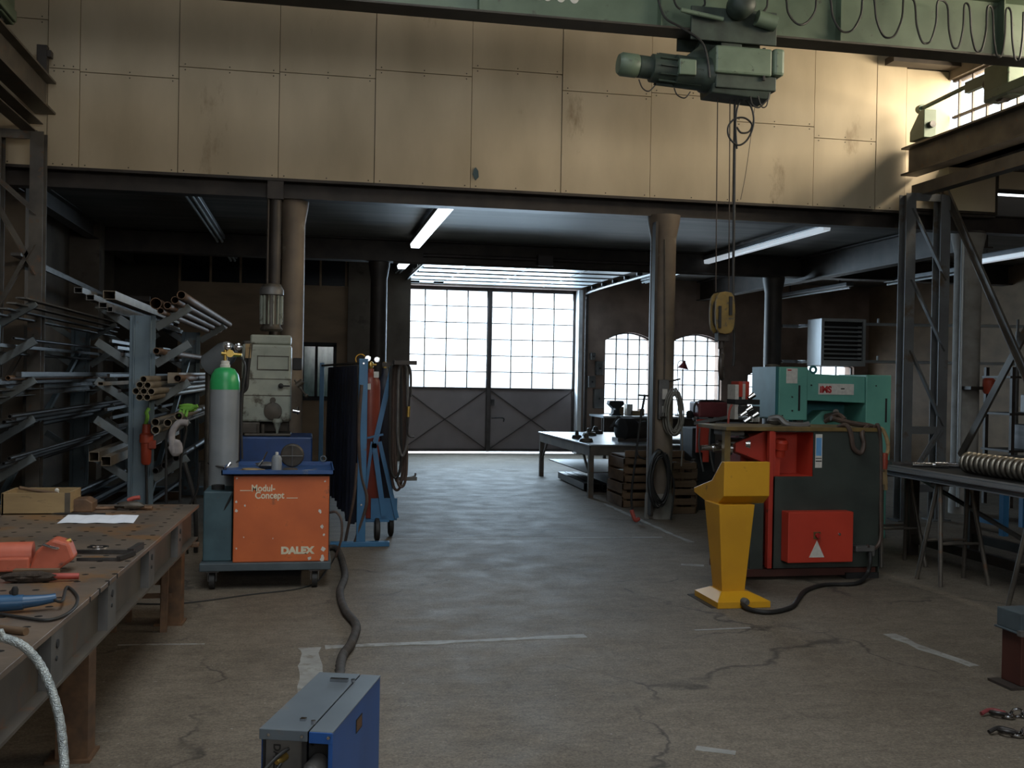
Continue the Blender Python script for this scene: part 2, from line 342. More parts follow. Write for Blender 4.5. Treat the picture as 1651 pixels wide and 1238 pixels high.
    def build(s, name, m, parent=None, smooth=False, bevel=0, label=None, kind=None, origin=None):
        V = [s.m @ v for v in s.v] if s.m else s.v
        if parent is None:
            lo = [min(v[i] for v in V) for i in range(3)]; hi = [max(v[i] for v in V) for i in range(3)]
            o0 = Vector(origin) if origin else Vector(((lo[0]+hi[0])/2, (lo[1]+hi[1])/2, lo[2]))
        else:
            o0 = wloc(parent)
        me = bpy.data.meshes.new(name)
        me.from_pydata([v-o0 for v in V], [], s.f)
        bm = bmesh.new(); bm.from_mesh(me); bmesh.ops.remove_doubles(bm, verts=bm.verts, dist=1e-6)
        bmesh.ops.recalc_face_normals(bm, faces=bm.faces); bm.to_mesh(me); bm.free()
        if smooth:
            me.polygons.foreach_set('use_smooth', [True]*len(me.polygons)); me.set_sharp_from_angle(angle=math.radians(38))
        me.materials.append(M[m] if isinstance(m, str) else m)
        o = bpy.data.objects.new(name, me); COL.objects.link(o)
        if parent is None: o.location = o0
        else: o.parent = parent
        if bevel:
            b = o.modifiers.new('bevel', 'BEVEL'); b.width = bevel; b.segments = 2; b.limit_method = 'ANGLE'; b.angle_limit = .6
        if label: o['label'] = label
        if kind: o['kind'] = kind
        return o
def wloc(o):
    p = Vector((0, 0, 0))
    while o is not None: p += o.location; o = o.parent
    return p
def tag(o, label, cat, group=None, kind=None):
    o['label'] = label; o['category'] = cat
    if group: o['group'] = group
    if kind: o['kind'] = kind
    return o
def thing(name, loc, label, cat, group=None):
    o = bpy.data.objects.new(name, None); COL.objects.link(o); o.location = loc; o.empty_display_size = .1
    return tag(o, label, cat, group)
def clone(root, loc, label=None, rotz=None):
    r = root.copy(); COL.objects.link(r); r.location = loc
    if rotz is not None: r.rotation_euler.z = rotz
    if label: r['label'] = label
    for ch in [c for c in bpy.data.objects if c.parent == root]:
        c = ch.copy(); COL.objects.link(c); c.parent = r
        for g in [q for q in bpy.data.objects if q.parent == ch]:
            d = g.copy(); COL.objects.link(d); d.parent = c
    return r
def text(body, parent, p, size, m, rot=(PI/2, 0, 0), name='lettering', align='LEFT', ext=.0008, sx=1.0, bold=0.0, shear=0):
    c = bpy.data.curves.new('outline', 'FONT'); c.body = body; c.size = size; c.extrude = ext; c.align_x = align; c.offset = bold; c.shear = shear
    tmp = bpy.data.objects.new('outline', c); COL.objects.link(tmp)
    me = bpy.data.meshes.new_from_object(tmp.evaluated_get(bpy.context.evaluated_depsgraph_get()))
    bpy.data.objects.remove(tmp); bpy.data.curves.remove(c); me.name = name
    me.materials.clear(); me.materials.append(M[m])
    o = bpy.data.objects.new(name, me); COL.objects.link(o)
    o.parent = parent; o.location = Vector(p)-wloc(parent); o.rotation_euler = rot; o.scale = (sx, 1, 1)
    return o

# ================================================================== the setting
YP, YG, XL, XR, XC, ZC = 11.6, 21.8, -3.53, 12.6, 7.72, 3.85
def S(mb, name, m, parent=None, **k): return mb.build(name, m, parent, kind='structure', **k)
floor = S(MB().bx(-5, 13, -6, 21.95, -.2, 0), 'floor', 'floor', origin=(0, 0, 0))
S(MB().bx(-8, 22, 21.95, 45, -.22, -.02), 'ground', 'outside')
S(MB().bx(XL-.1, -1.0, -6, YP+.1, 7.2, 7.35).bx(2.2, XC+.1, -6, YP+.1, 7.2, 7.35).bx(-1.0, 2.2, -6, -1.2, 7.2, 7.35).bx(-1.0, 2.2, 6.2, YP+.1, 7.2, 7.35), 'ceiling', 'dark_steel')
cw = MB()  # roof opening with bars and pane, added to admit overhead fill
for k in range(10): cw.bx(-1.0, 2.2, -1.2+k*.82-.02, -1.2+k*.82+.02, 7.24, 7.30)
for x in (-.98, .6, 2.18): cw.bx(x-.02, x+.02, -1.2, 6.2, 7.24, 7.30)
wn = S(cw, 'window_9', 'gatebar'); S(MB().bx(-1.0, 2.2, -1.2, 6.2, 7.265, 7.275), 'glass', 'glass', wn)
S(MB().bx(XL, XR, YP+.35, YG, ZC, ZC+.25), 'ceiling_mezzanine', 'ceil')
S(MB().bx(XC, XR+.2, -6, YP, 4.35, 4.5), 'ceiling_aisle', 'dark_steel')
# walls
S(MB().bx(XL-.25, XL, -6, YG, 0, 4.55).bx(XL-.25, XL, -6, YP, 5.6, 7.35).bx(XL-.25, XL, 8.8, YP, 4.55, 5.6).bx(XL-.25, XL, -6, -.6, 4.55, 5.6)
  .bx(XL, XL+.42, 16.4, 16.8, 0, ZC).bx(XL, XL+.42, 12.3, 12.6, 0, ZC), 'wall_left', 'plaster')
S(MB().bx(XR, XR+.25, -6, YG+.3, 0, 4.5), 'wall_right', 'plywood')
S(MB().bx(XC, XC+.2, -6, YP, 5.42, 7.35).bx(XC, XC+.2, -6, YP, 4.35, 4.5).bx(XC, XC+.2, -6, 3.7, 4.5, 5.42), 'wall_clerestory', 'plaster')
S(MB().bx(XL-.2, -1.6, -6.2, -6, 0, 7.35).bx(5.6, XR+.2, -6.2, -6, 0, 7.35).bx(-1.6, 5.6, -6.2, -6, 0, 2.3).bx(-1.6, 5.6, -6.2, -6, 4.5, 7.35), 'wall_front', 'plaster')
def back_wall():
    b = MB(); y0, y1 = YG, YG+.42
    G = (1.93, 5.72, 3.56); W = [(6.33, 7.42, .88, 2.50), (7.86, 9.03, .88, 2.50), (9.66, 10.75, .95, 1.78), (11.1, 12.25, .95, 2.0)]
    b.bx(XL-.25, G[0], y0, y1, 0, ZC+.25); b.bx(G[0], G[1], y0, y1, G[2], ZC+.25); x = G[1]
    for i, (a, c, z0, z1) in enumerate(W):
        b.bx(x, a, y0, y1, 0, ZC+.25); b.bx(a, c, y0, y1, 0, z0)
        rise = .17; n = 10; xm, hw = (a+c)/2, (c-a)/2
        prof = [(a+(c-a)*k/n, z1+rise*(1-((a+(c-a)*k/n-xm)/hw)**2)) for k in range(n+1)]
        vs = [(px, yy, pz) for yy in (y0, y1) for px, pz in prof+[(c, ZC+.25), (a, ZC+.25)]]; m = n+3
        b.add(vs, [(k, k+1, m+k+1, m+k) for k in range(n)]+[(k, k+1, n+1, n+2) if k == n//2 else (k, k+1, n+1 if k > n//2 else n+2) for k in range(n)]
              + [tuple([m+q for q in ((k, k+1, n+1, n+2) if k == n//2 else (k, k+1, n+1 if k > n//2 else n+2))]) for k in range(n)])
        x = c
        f = MB()
        nv = 4 if i < 2 else 3; top = lambda px: z1+rise*(1-((px-xm)/hw)**2)
        for k in range(nv+1):
            px = a+.015+(c-a-.03)*k/nv; f.bx(px-.011, px+.011, y0+.10, y0+.14, z0, top(px)-.005)
        nz = round((z1-z0)/.30)
        for k in range(nz+1):
            z = z0+(z1+.02-z0)*k/nz; f.bx(a, c, y0+.105, y0+.135, z-.010, z+.010)
        f.tube([(px, y0+.12, pz-.012) for px, pz in prof], .016, n=4, k=1)
        wi = S(f, 'window_%d' % (i+1), 'gatebar')
        g = MB(); m2 = n+1
        g.add([(px, yy, pz-.01) for yy in (y0+.118, y0+.122) for px, pz in prof+[(c, z0), (a, z0)]], [tuple(range(m2+2)), tuple(range(2*m2+3, m2+1, -1))])
        S(g, 'glass', 'glass', wi)
        S(MB().bx(a-.03, c+.03, y0-.06, y0+.1, z0-.05, z0), 'window_sill', 'concrete', wi)
    b.bx(x, XR+.25, y0, y1, 0, ZC+.25)
    return S(b, 'wall_back', 'brick')
back_wall()
S(MB().bx(5.712, 5.722, YG-.01, YG+.40, 0, 3.56).bx(5.712, 5.80, YG-.03, YG-.0, 0, 3.56), 'trim_1', 'reveal')
# upper wall: the front of the mezzanine, clad in cream boards
up = S(MB().bx(XL, XC+.04, YP+.02, YP+.2, 3.79, 7.2).bx(XC+.04, 8.45, YP+.02, YP+.2, 3.79, 4.45).bx(8.45, XR, YP+.02, YP+.2, 4.1, 4.6), 'wall_upper', 'backing')
seams = [-3.5, -2.735, -2.42, -1.42, -.37, .67, 1.75, 2.80, 3.87, 4.90, 5.93, 6.75, 7.15]
zs = [5.3, 4.80, 4.78, 4.91, 4.93, 5.03, 5.13, 4.95, 5.0, 4.73, 4.60, 5.9]
for i in range(12):
    a, c, z = seams[i]+.003, seams[i+1]-.003, zs[i]
    y = YP-.004*(i % 2)
    S(MB().bx(a, c, y, YP+.02, 3.775, z-.003), 'wall_board', 'board', up, bevel=.003)
    S(MB().bx(a, c, y-.002, YP+.02, z+.003, 7.15), 'wall_board', 'board', up, bevel=.003)
    b = MB()
    for k in range(3):
        px = a+.06+(c-a-.12)*k/2
        for zz in (3.80, z-.03, z+.03): b.lathe([(.008, 0), (.006, .004)], (px, y-.002, zz), (0, -1, 0), n=6)
    S(b, 'nail_head', 'grime', up)
S(MB().bx(7.153, XC+.03, YP-.0, YP+.02, 3.82, 5.52), 'wall_board', 'board', up)
S(MB().bx(XC+.035, 8.40, YP-.0, YP+.02, 3.82, 4.40), 'wall_board', 'board', up)
S(MB().bx(8.46, XR, YP-.0, YP+.02, 4.12, 4.34), 'wall_board', 'board', up)
p = at(767, 281, 'y', YP-.012)
S(MB().ext([(-.035, .0), (-.02, .06), (.0, .08), (.03, .04), (.035, -.03), (.0, -.07)], p, p+Vector((0, .006, 0)), (0, 0, 1)), 'torn_patch', 'teal', up)
# steel edge beam, cross beam and lengthwise beam carrying the mezzanine
S(MB().ibeam((XL, YP+.22, 3.69), (XR, YP+.22, 3.69), .2, .22).bx(XL, 8.4, YP-.01, YP+.06, 3.745, 3.775), 'beam', 'dark_steel')
S(MB().ibeam((XL, 17, 3.67), (XR, 17, 3.67), .3, .36, .02, .02).tube([(1.3, 16.8, 3.47), (8, 16.8, 3.47)], .02), 'beam', 'dark_steel')
S(MB().ibeam((8.5, YP+.3, 3.62), (8.5, YG, 3.62), .2, .42, .02, .02), 'beam', 'dark_steel')
S(MB().ibeam((-3.2, YP+.3, 3.72), (-3.2, YG, 3.72), .16, .24), 'beam', 'dark_steel')
S(MB().bx(XL, 1.2, 20.05, YG, 3.6, ZC).bx(XL, -2.4, 20.0, 20.3, 0, ZC), 'wall_dark_void', 'backing')  # dark sheet stands in for the deep shade of the opening
# clerestory window, right
cw = MB()
yy = YP-.12
for k in range(30):
    y = yy-.27*k
    if y < 3.7: break
    cw.bx(XC+.06, XC+.09, y-.012, y+.012, 4.5, 5.42)
for z in (4.51, 4.96, 5.41): cw.bx(XC+.055, XC+.095, 3.7, YP, z-.014, z+.014)
wn = S(cw, 'window_5', 'gatebar'); S(MB().bx(XC+.073, XC+.077, 3.7, YP, 4.5, 5.42), 'glass', 'glass', wn)
cw = MB()
for k in range(13): cw.bx(XL-.12, XL-.09, -.6+k*.78-.02, -.6+k*.78+.02, 4.55, 5.6)
for z in (4.56, 5.08, 5.59): cw.bx(XL-.12, XL-.09, -.6, 8.8, z-.02, z+.02)
wn = S(cw, 'window_6', 'gatebar'); S(MB().bx(XL-.107, XL-.103, -.6, 8.8, 4.55, 5.6), 'glass', 'glass', wn)
cw = MB()  # unseen window added in the front wall to admit the fill
for k in range(10): cw.bx(-1.6+k*.8-.03, -1.6+k*.8+.03, -6.12, -6.07, 2.3, 4.5)
for z in (2.32, 3.0, 3.75, 4.48): cw.bx(-1.6, 5.6, -6.12, -6.07, z-.02, z+.02)
wn = S(cw, 'window_7', 'gatebar'); S(MB().bx(-1.6, 5.6, -6.1, -6.09, 2.3, 4.5), 'glass', 'glass', wn)
S(MB().ext([(0, 0), (.9, 0), (.9, .12), (.06, .12), (0, .08)], (XC-.9, YP-.25, 5.52), (XC-.9, YP-.05, 5.52), (0, 0, 1)), 'trim_2', 'dark_steel')

# round columns
def column(x, y, r, label, z1=3.60, m='concrete_col', cap=True, base=True):
    c = MB().lathe([(r, .0), (r, z1-.28), (r*1.02, z1-.26), (r*1.25 if cap else r, z1-.08), (r*1.3 if cap else r, z1)], (x, y, 0), n=28).build('column', m, None, smooth=True)
    tag(c, label, 'column', 'round columns carrying the mezzanine'); c['kind'] = 'structure'
    if base: MB().lathe([(r+.014, 0), (r+.012, .26), (r+.001, .30)], (x, y, 0), n=28).build('column_base', 'concrete', c, smooth=True)
    return c
column(-.20, 11.95, .128, 'brown painted round column behind the grimy drilling machine')
c3 = column(4.12, 11.8, .152, 'brown round column hung with coiled cables, beside the stacked crates')
c5 = column(8.28, 11.95, .165, 'pale streaked round column behind the right lattice stanchion', m='concrete')
column(1.09, 17, .135, 'dark round column left of the glazed gate', m='dark_steel', z1=3.48)
column(7.98, 17, .15, 'dark round column behind the mint green machine', m='dark_steel', z1=3.48)
MB().bx(3.955, 3.985, 11.60, 11.72, .05, 3.50).build('pipe_casing', 'dark_steel', c3)
MB().tube([(8.10, 11.80, .1), (8.10, 11.80, 3.5)], .022).build('conduit', 'heater', c5, smooth=True)

# painted marks on the floor
def mark(pts, wdt=.06, seed=0):
    rnd = random.Random(seed); P = [Vector(p) for p in pts]; b = MB(); vs = []; n = 0
    for i in range(len(P)-1):
        k = max(2, int((P[i+1]-P[i]).length/.12))
        d = (P[i+1]-P[i]).normalized(); s = Vector((-d.y, d.x, 0))
        for j in range(k+(1 if i == len(P)-2 else 0)):
            q = P[i].lerp(P[i+1], j/k); ww = wdt*(.55+.5*rnd.random())
            for zz in (.0004, .0016): vs += [(q+s*ww/2)+Vector((0, 0, zz)), (q-s*ww/2*(.7+.5*rnd.random()))+Vector((0, 0, zz))]
            n += 1
    fs = [(0, 1, 3, 2), (4*n-4, 4*n-3, 4*n-1, 4*n-2)]
    for i in range(n-1):
        o = 4*i; q = o+4; fs += [(o, o+1, q+1, q), (o+2, o+3, q+3, q+2), (o, o+2, q+2, q), (o+1, o+3, q+3, q+1)]
    b.add(vs, fs); S(b, 'floor_marking', 'paint', floor)
F = lambda x, y: at(x, y, 'z', 0)
mark([F(640, 869), F(1068, 866)], .055, 1)
mark([F(524, 1043), F(700, 1036), F(944, 1025)], .085, 2)
mark([F(635, 800), F(835, 798)], .06, 3)
mark([F(975, 812), F(1085, 862), F(1115, 874)], .07, 4)
mark([F(1434, 1022), F(1490, 1046), F(1572, 1074)], .10, 5)
mark([F(500, 1044), F(503, 1130)], .14, 6)
mark([F(1122, 1206), F(1186, 1214)], .09, 7)
mark([F(190, 1040), F(330, 1038)], .03, 8)
mark([F(1098, 910), F(1135, 912)], .10, 9)
mark([F(1120, 1016), F(1210, 1012)], .04, 10)

# ------------------------------------------------------------------ rear gate
gx0, gx1, gm = 1.94, 5.70, 3.80
gate = S(MB().bx(gx0-.05, gx1+.05, YG+.24, YG+.34, 3.53, 3.60).bx(gx0-.05, gx0, YG+.24, YG+.34, .0, 3.55).bx(gx1, gx1+.04, YG+.24, YG+.34, 0, 3.55), 'door_1', 'gatebar')
for s, (a, c) in enumerate(((gx0, gm-.012), (gm+.012, gx1))):
    y0, y1 = YG+.25, YG+.30
    lf = S(MB().bx(a, a+.045, y0, y1, .03, 3.53).bx(c-.045, c, y0, y1, .03, 3.53).bx(a, c, y0, y1, 3.485, 3.53).bx(a, c, y0, y1, 1.36, 1.41).bx(a, c, y0, y1, .03, .09), 'gate_leaf', 'gatebar', gate)
    S(MB().bx(a+.04, c-.04, y0+.02, y0+.03, .05, 1.38), 'sheet_panel', 'gatesteel', lf)
    S(MB().bar((a+.05, y0+.012, .10), (c-.05, y0+.012, 1.34), .04, .02).bar((a+.05, y0+.008, 1.34), (c-.05, y0+.008, .10), .04, .02), 'cross_brace', 'gatebar', lf)
    g = MB()
    for k in range(1, 4):
        px = a+(c-a)*k/4; g.bx(px-.012, px+.012, y0+.01, y0+.04, 1.4, 3.5)
    for k in range(1, 6):
        z = 1.40+(3.50-1.40)*k/6; g.bx(a, c, y0+.01, y0+.04, z-.009, z+.009)
    S(g, 'glazing_bars', 'gatebar', lf)
    S(MB().bx(a+.02, c-.02, y0+.023, y0+.027, 1.4, 3.5), 'glass', 'glass', lf)
S(MB().bx(gm+.05, gm+.13, YG+.21, YG+.26, 1.02, 1.16).tube([(gm+.09, YG+.25, .76), (gm+.09, YG+.17, .76), (gm+.32, YG+.17, .76), (gm+.33, YG+.17, .68)], .014), 'handle', 'mill', gate)
S(MB().bx(gm-.035, gm+.035, YG+.22, YG+.252, .03, 3.53), 'meeting_strip', 'gatebar', gate)
# raised sectional door under the ceiling
sd = S(MB().tube([(1.82, 16.9, 3.50), (1.82, 21.3, 3.50), (1.82, 21.68, 3.36), (1.82, 21.72, 3.1), (1.82, 21.72, 1.2)], .028, n=6)
   .tube([(5.86, 16.9, 3.50), (5.86, 21.3, 3.50), (5.86, 21.68, 3.36), (5.86, 21.72, 3.1), (5.86, 21.72, .2)], .028, n=6), 'door_2', 'gatebar')
for k in range(6):
    y0 = 17.18+k*.76
    pn = S(MB().bx(1.92, 5.76, y0+.012, y0+.74, 3.60, 3.645), 'door_section', 'doorpanel', sd, bevel=.006)
    S(MB().bx(1.90, 5.78, y0-.02, y0+.02, 3.58, 3.61), 'hinge_rail', 'gatebar', pn)
    r = MB()
    for x in (2.72, 3.82, 4.9): r.bx(x-.02, x+.02, y0+.02, y0+.74, 3.592, 3.60)
    S(r, 'stiffener', 'dusty', pn)
    r = MB()
    for x in (1.86, 5.82): r.cyl((x-.05, y0, 3.55), (x+.05, y0, 3.55), .035, n=10)
    S(r, 'roller', 'mill', pn)
S(MB().cyl((1.8, 16.95, 3.62), (5.9, 16.95, 3.62), .03).bx(3.7, 3.95, 16.8, 17.1, 3.5, 3.68), 'spring_shaft', 'gatebar', sd)
S(MB().bx(2.0, 2.2, 21.38, 21.44, 3.56, 3.6).bx(2.5, 2.7, 21.38, 21.44, 3.56, 3.6), 'handle', 'blackmat', sd)

# office partition on the left, pipe runs, switchgear on the gate wall
of = S(MB().bx(-2.40, .70, 20.0, 20.05, 0, 3.32).bx(-2.40, .70, 20.0, 20.05, 3.80, 3.86), 'wall_partition', 'plywood')

q = MB()
for x in (-2.38, -1.83, -1.29, -.72, -.30, .18, .66): q.bx(x-.02, x+.02, 19.97, 20.04, 3.3, 3.82)
S(q, 'mullion', 'plywood', of); S(MB().bx(-2.4, .68, 20.01, 20.03, 3.3, 3.82), 'glass', 'darkglass', of)
S(MB().bx(.70, 1.16, 19.9, 20.4, 0, ZC).bx(.66, 1.9, 20.05, 20.2, 0, ZC), 'wall_pier', 'plaster')
wo = S(MB().bx(-.16, .50, 19.93, 19.98, 2.16, 2.24).bx(-.16, .50, 19.93, 19.98, 1.14, 1.22).bx(-.16, -.10, 19.93, 19.98, 1.2, 2.2).bx(.44, .50, 19.93, 19.98, 1.2, 2.2).bx(.10, .15, 19.93, 19.98, 1.2, 2.2), 'window_8', 'blackmat')
S(MB().bx(-.12, .46, 19.95, 19.97, 1.2, 2.2), 'glass', 'tealshine', wo)

for k, x in enumerate((5.87, 5.91)):
    pr = MB().tube([(x, YG-.04, .0), (x, YG-.04, 3.8)], .014).build('conduit', 'dusty', None, smooth=True)
    tag(pr, ['vertical grey conduit hard against the right edge of the gate reveal', 'vertical grey conduit beside the switch boxes'][k], 'pipe', 'conduits by the gate')
for k, (px, z0, z1, wd) in enumerate(((6.02, 2.05, 2.2, .1), (6.17, 1.72, 2.02, .15), (6.0, 1.45, 1.7, .16), (6.17, 1.0, 1.42, .22))):
    b = MB().bx(px-wd/2, px+wd/2, YG-.16, YG, z0, z1).build('switch_box', 'dusty', None, bevel=.01)
    MB().cyl((px, YG-.16, (z0+z1)/2), (px, YG-.19, (z0+z1)/2), .02).build('knob', 'blackmat', b)
    tag(b, ['small round-knobbed switch box, uppermost on the wall right of the gate', 'grey switch box second from the top on the wall right of the gate', 'grey switch box third from the top on the wall right of the gate', 'largest and lowest switch box on the wall right of the gate'][k], 'switch box')

# fluorescent lights
def light(x, y0, y1, label, z=3.68, tubes=2, glow=False, wd=.16, zc=ZC):
    t = thing('fluorescent_light', (x, (y0+y1)/2, z), label, 'ceiling light', 'fluorescent strip lights')
    MB().bx(x-wd/2, x+wd/2, y0, y1, z+.03, z+.10).build('housing', 'fixture', t, bevel=.01)
    b = MB()
    for y in (y0+.4, y1-.4): b.cyl((x, y, z+.1), (x, y, zc), .012, n=8)
    b.build('hanger', 'mill', t)
    if glow:
        MB().ext([(-wd/2, .03), (wd/2, .03), (wd*.42, -.035), (-wd*.42, -.035)], (x, y0+.02, z), (x, y1-.02, z), (0, 0, 1)).build('diffuser', 'brightsheen' if glow is True else 'dimsheen', t, bevel=.008)
    else:
        for k in range(tubes):
            xx = x+(k-(tubes-1)/2)*.07
            MB().cyl((xx, y0+.05, z), (xx, y1-.05, z), .018, n=12).build('tube', 'tubelight', t, smooth=True)
            MB().cyl((xx, y0+.0, z), (xx, y0+.05, z), .022, n=12).cyl((xx, y1-.05, z), (xx, y1, z), .022, n=12).build('end_cap', 'heater', t, smooth=True)
    return t
light(-1.40, 12.0, 16.7, 'long unlit twin-tube strip light on the left of the ceiling')
light(-1.40, 17.5, 19.5, 'short strip light beyond the end of the long unlit one, left')
light(1.60, 12.0, 16.3, 'daylight-bright white strip light in front of the raised gate door', glow=True)
light(1.62, 17.4, 19.0, 'daylight-bright strip light behind the cross beam, in line with the bright one', glow=True, z=3.62)
light(1.64, 19.3, 20.9, 'dim end strip light nearest the gate, left of the raised door', z=3.62)
light(6.72, 12.7, 17.0, 'long pale strip light right of the hoist ropes', z=3.70, glow='dim', wd=.11)
light(6.66, 17.6, 20.2, 'pale strip light right of the raised gate door rail', z=3.62)
light(10.0, 18.0, 20.9, 'pale strip light above the unit heater, further of the two', z=3.45, tubes=1)
light(10.3, 14.6, 17.2, 'pale strip light above the unit heater, nearer of the two', z=3.45, tubes=1)
light(9.3, 11.2, 13.4, 'bright strip light seen between the right lattice posts', z=3.40, glow='dim', wd=.09)
light(9.7, 9.0, 10.9, 'strip light at the right edge of the photo, in the side aisle', z=3.40, zc=4.35, wd=.10)

# ================================================================== overhead crane
GY = 9.0
def Pw(px, py, Y): return at(px, py, 'y', Y)
t = thing('crane_girder', (2.2, GY, 4.80), 'green overhead crane girder spanning the hall across the top of the photo', 'crane')
MB().bx(-2.9, 7.3, GY-.13, GY+.13, 4.80, 4.82).build('bottom_flange', 'craneflange', t, bevel=.003)
MB().bx(-2.9, 7.3, GY-.008, GY+.008, 4.82, 5.36).build('web', 'crane', t)
MB().bx(-2.9, 7.3, GY-.13, GY+.13, 5.36, 5.385).build('top_flange', 'crane', t, bevel=.003)
for x in (-2.0, -.3, 1.4, 3.05, 4.8, 6.5):
    MB().bx(x-.006, x+.006, GY-.11, GY-.008, 4.82, 5.36).build('stiffener', 'crane', t)
text('2000', t, (at(850, 10, 'y', GY-.02).x, GY-.014, 4.995), .34, 'label', sx=.72, bold=.006)
for sx, lab in ((7.17, 'dark green crane end carriage on the right runway'), (-2.74, 'dark crane end carriage on the left runway, top left corner')):
    e = thing('end_carriage', (sx, GY, 4.64), lab, 'crane carriage', 'crane end carriages')
    zc = 4.66 if sx > 0 else 4.70
    MB().bx(sx-.13, sx+.13, GY-.95, GY+.95, zc+.03, zc+.13+.00).build('beam', 'crane', e, bevel=.01)
    MB().bx(sx-.10, sx+.10, GY+.60, GY+1.0, zc+.02, zc+.40).build('wheel_housing', 'crane', e, bevel=.015)
    MB().bx(sx-.12, sx+.12, GY-.95, GY-.50, zc+.05, zc+.40).build('wheel_housing', 'crane', e, bevel=.015)
    MB().cyl((sx-.05, GY+.8, zc+.08), (sx+.05, GY+.8, zc+.08), .085, n=20).build('wheel', 'mill', e, smooth=True)
    MB().cyl((sx-.05, GY-.75, zc+.08), (sx+.05, GY-.75, zc+.08), .085, n=20).build('wheel', 'mill', e, smooth=True)
    MB().cyl((sx, GY+1.0, zc+.24), (sx, GY+1.06, zc+.24), .07, n=16).build('buffer', 'rubber', e, smooth=True)
# hoist hanging from the bottom flange
hx, hy = 3.70, GY
t = thing('rope_hoist', (hx, hy, 4.24), 'grey-green electric rope hoist hanging under the crane girder', 'hoist')
H = lambda px, py: at(px, py, 'y', hy-.18)
a, b_ = H(1152, 72), H(1262, 125)
MB().bx(a.x, b_.x-.12, hy-.22, hy+.12, b_.z-.01, 4.66).build('gear_box', 'hoist', t, bevel=.02)
MB().bx(b_.x-.11, b_.x, hy-.23, hy+.13, b_.z-.0, 4.67).build('cover_cap', 'hoist', t, bevel=.03)
MB().bx(a.x+.02, b_.x-.06, hy-.18, hy+.16, 4.29, b_.z).ext([(-.17, 0), (.17, 0), (.14, -.08), (-.14, -.08)], (a.x, hy, 4.33), (b_.x-.1, hy, 4.30), (0, 0, 1)).build('drum_guard', 'hoistdark', t, bevel=.01)
c0, c1 = H(1005, 107), H(1160, 118)
zc = 4.46
MB().lathe([(.085, 0), (.105, .03), (.105, .17), (.09, .19)], (c0.x, hy-.02, zc+.02), (1, 0, -.05)).build('fan_cowl', 'hoist', t, smooth=True)
mbm = MB().lathe([(.08, .18), (.10, .19), (.10, .30), (.125, .31), (.125, .52), (.145, .53), (.145, .78), (.16, .80), (.16, 1.0)], (c0.x, hy-.02, zc+.02), (1, 0, -.05))
mo = mbm.build('motor', 'hoistdark', t, smooth=True)

q = MB()
for k in range(12):
    an = 2*PI*k/12; cc = Vector((c0.x+.36, hy-.02+.13*math.cos(an), zc+.13*math.sin(an))); q.bar(cc, cc+Vector((.4, 0, -.02)), .01, .03, (0, math.cos(an), math.sin(an)))
q.build('cooling_fins', 'hoistdark', mo)
MB().bx(c0.x+.52, c0.x+.68, hy-.19, hy-.10, zc-.08, zc+.06).build('terminal_box', 'hoist', mo, bevel=.01)
MB().ext([(-.34, .0), (.12, 0), (.12, .30), (-.06, .30), (-.12, .18)], (hx-.16, hy-.05, 4.50), (hx-.16, hy+.05, 4.50), (0, 0, 1)).build('hanger_bracket', 'hoistdark', t, bevel=.005)
tr = MB().bx(hx-.40, hx+.42, hy-.19, hy-.16, 4.70, 5.0).bx(hx-.40, hx+.42, hy+.16, hy+.19, 4.70, 5.0).bx(hx-.1, hx+.1, hy-.16, hy+.16, 4.66, 4.76).build('trolley_plate', 'hoistdark', t, bevel=.006)
for dx in (-.22, .25):
    for s in (-1, 1):
        MB().cyl((hx+dx, hy+s*.10, 4.90), (hx+dx, hy+s*.155, 4.90), .075, n=18).build('trolley_wheel', 'mill', tr, smooth=True)
MB().lathe([(.10, 0), (.115, .03), (.115, .16), (.09, .2), (.04, .22)], (hx+.03, hy-.19, 5.00), (0, -1, 0), 20).build('trolley_motor', 'hoistdark', t, smooth=True)
MB().cyl((hx-.52, hy-.24, 4.93), (hx-.12, hy-.24, 4.88), .02).build('guide_arm', 'hoist', t)
MB().cyl((hx+.2, hy-.24, 4.92), (hx+.38, hy-.24, 4.88), .07, n=16).build('trolley_gear', 'hoist', t, smooth=True)
def hang(pts, r, name='cable', par=t, m='rubber'): return MB().tube([at(x, y, 'y', hy-.2) for x, y in pts], r, n=6).build(name, m, par, smooth=True)
hang([(1030, 128), (1036, 142), (1046, 147), (1056, 138)], .006)
hang([(1087, 142), (1092, 153), (1104, 158), (1113, 148)], .006)
hang([(1210, 155), (1213, 168), (1224, 173), (1238, 160)], .008)
hang([(1222, 155), (1228, 172), (1236, 170), (1240, 150)], .006)
hang([(1232, 78), (1231, 130)], .016)
hang([(1060, -5), (1072, 28), (1098, 44), (1130, 66), (1140, 92), (1144, 125)], .010)
# festoon cable hanging in loops along the girder
lps = [(1085, 1140, 22), (1184, 1240, 30), (1265, 1318, 40), (1337, 1392, 52), (1408, 1458, 61), (1474, 1512, 70), (1527, 1555, 78), (1563, 1592, 83), (1600, 1622, 92), (1630, 1650, 98)]
fz = thing('festoon_cable', (5.0, GY-.15, 5.1), 'black festoon cable looping along the green crane girder', 'cable')
pts = []
for x0, x1, zb in lps:
    tp = -6+max(0, (x0-1400))*.11
    pts += [(x0, tp), (x0+(x1-x0)*.1, tp+(zb-tp)*.55), (x0+(x1-x0)*.3, zb-5), (x0+(x1-x0)*.5, zb), (x0+(x1-x0)*.72, zb-6), (x0+(x1-x0)*.93, tp+(zb-tp)*.5), (x1, tp)]
MB().tube([at(x, y, 'y', GY-.16-.015*(i % 2)) for i, (x, y) in enumerate(pts)], .010, n=6, k=4).build('cable', 'rubber', fz, smooth=True)
MB().bx(at(1060, 0, 'y', GY-.16).x, 7.1, GY-.18, GY-.14, 5.355, 5.38).build('cable_rail', 'craneflange', fz)
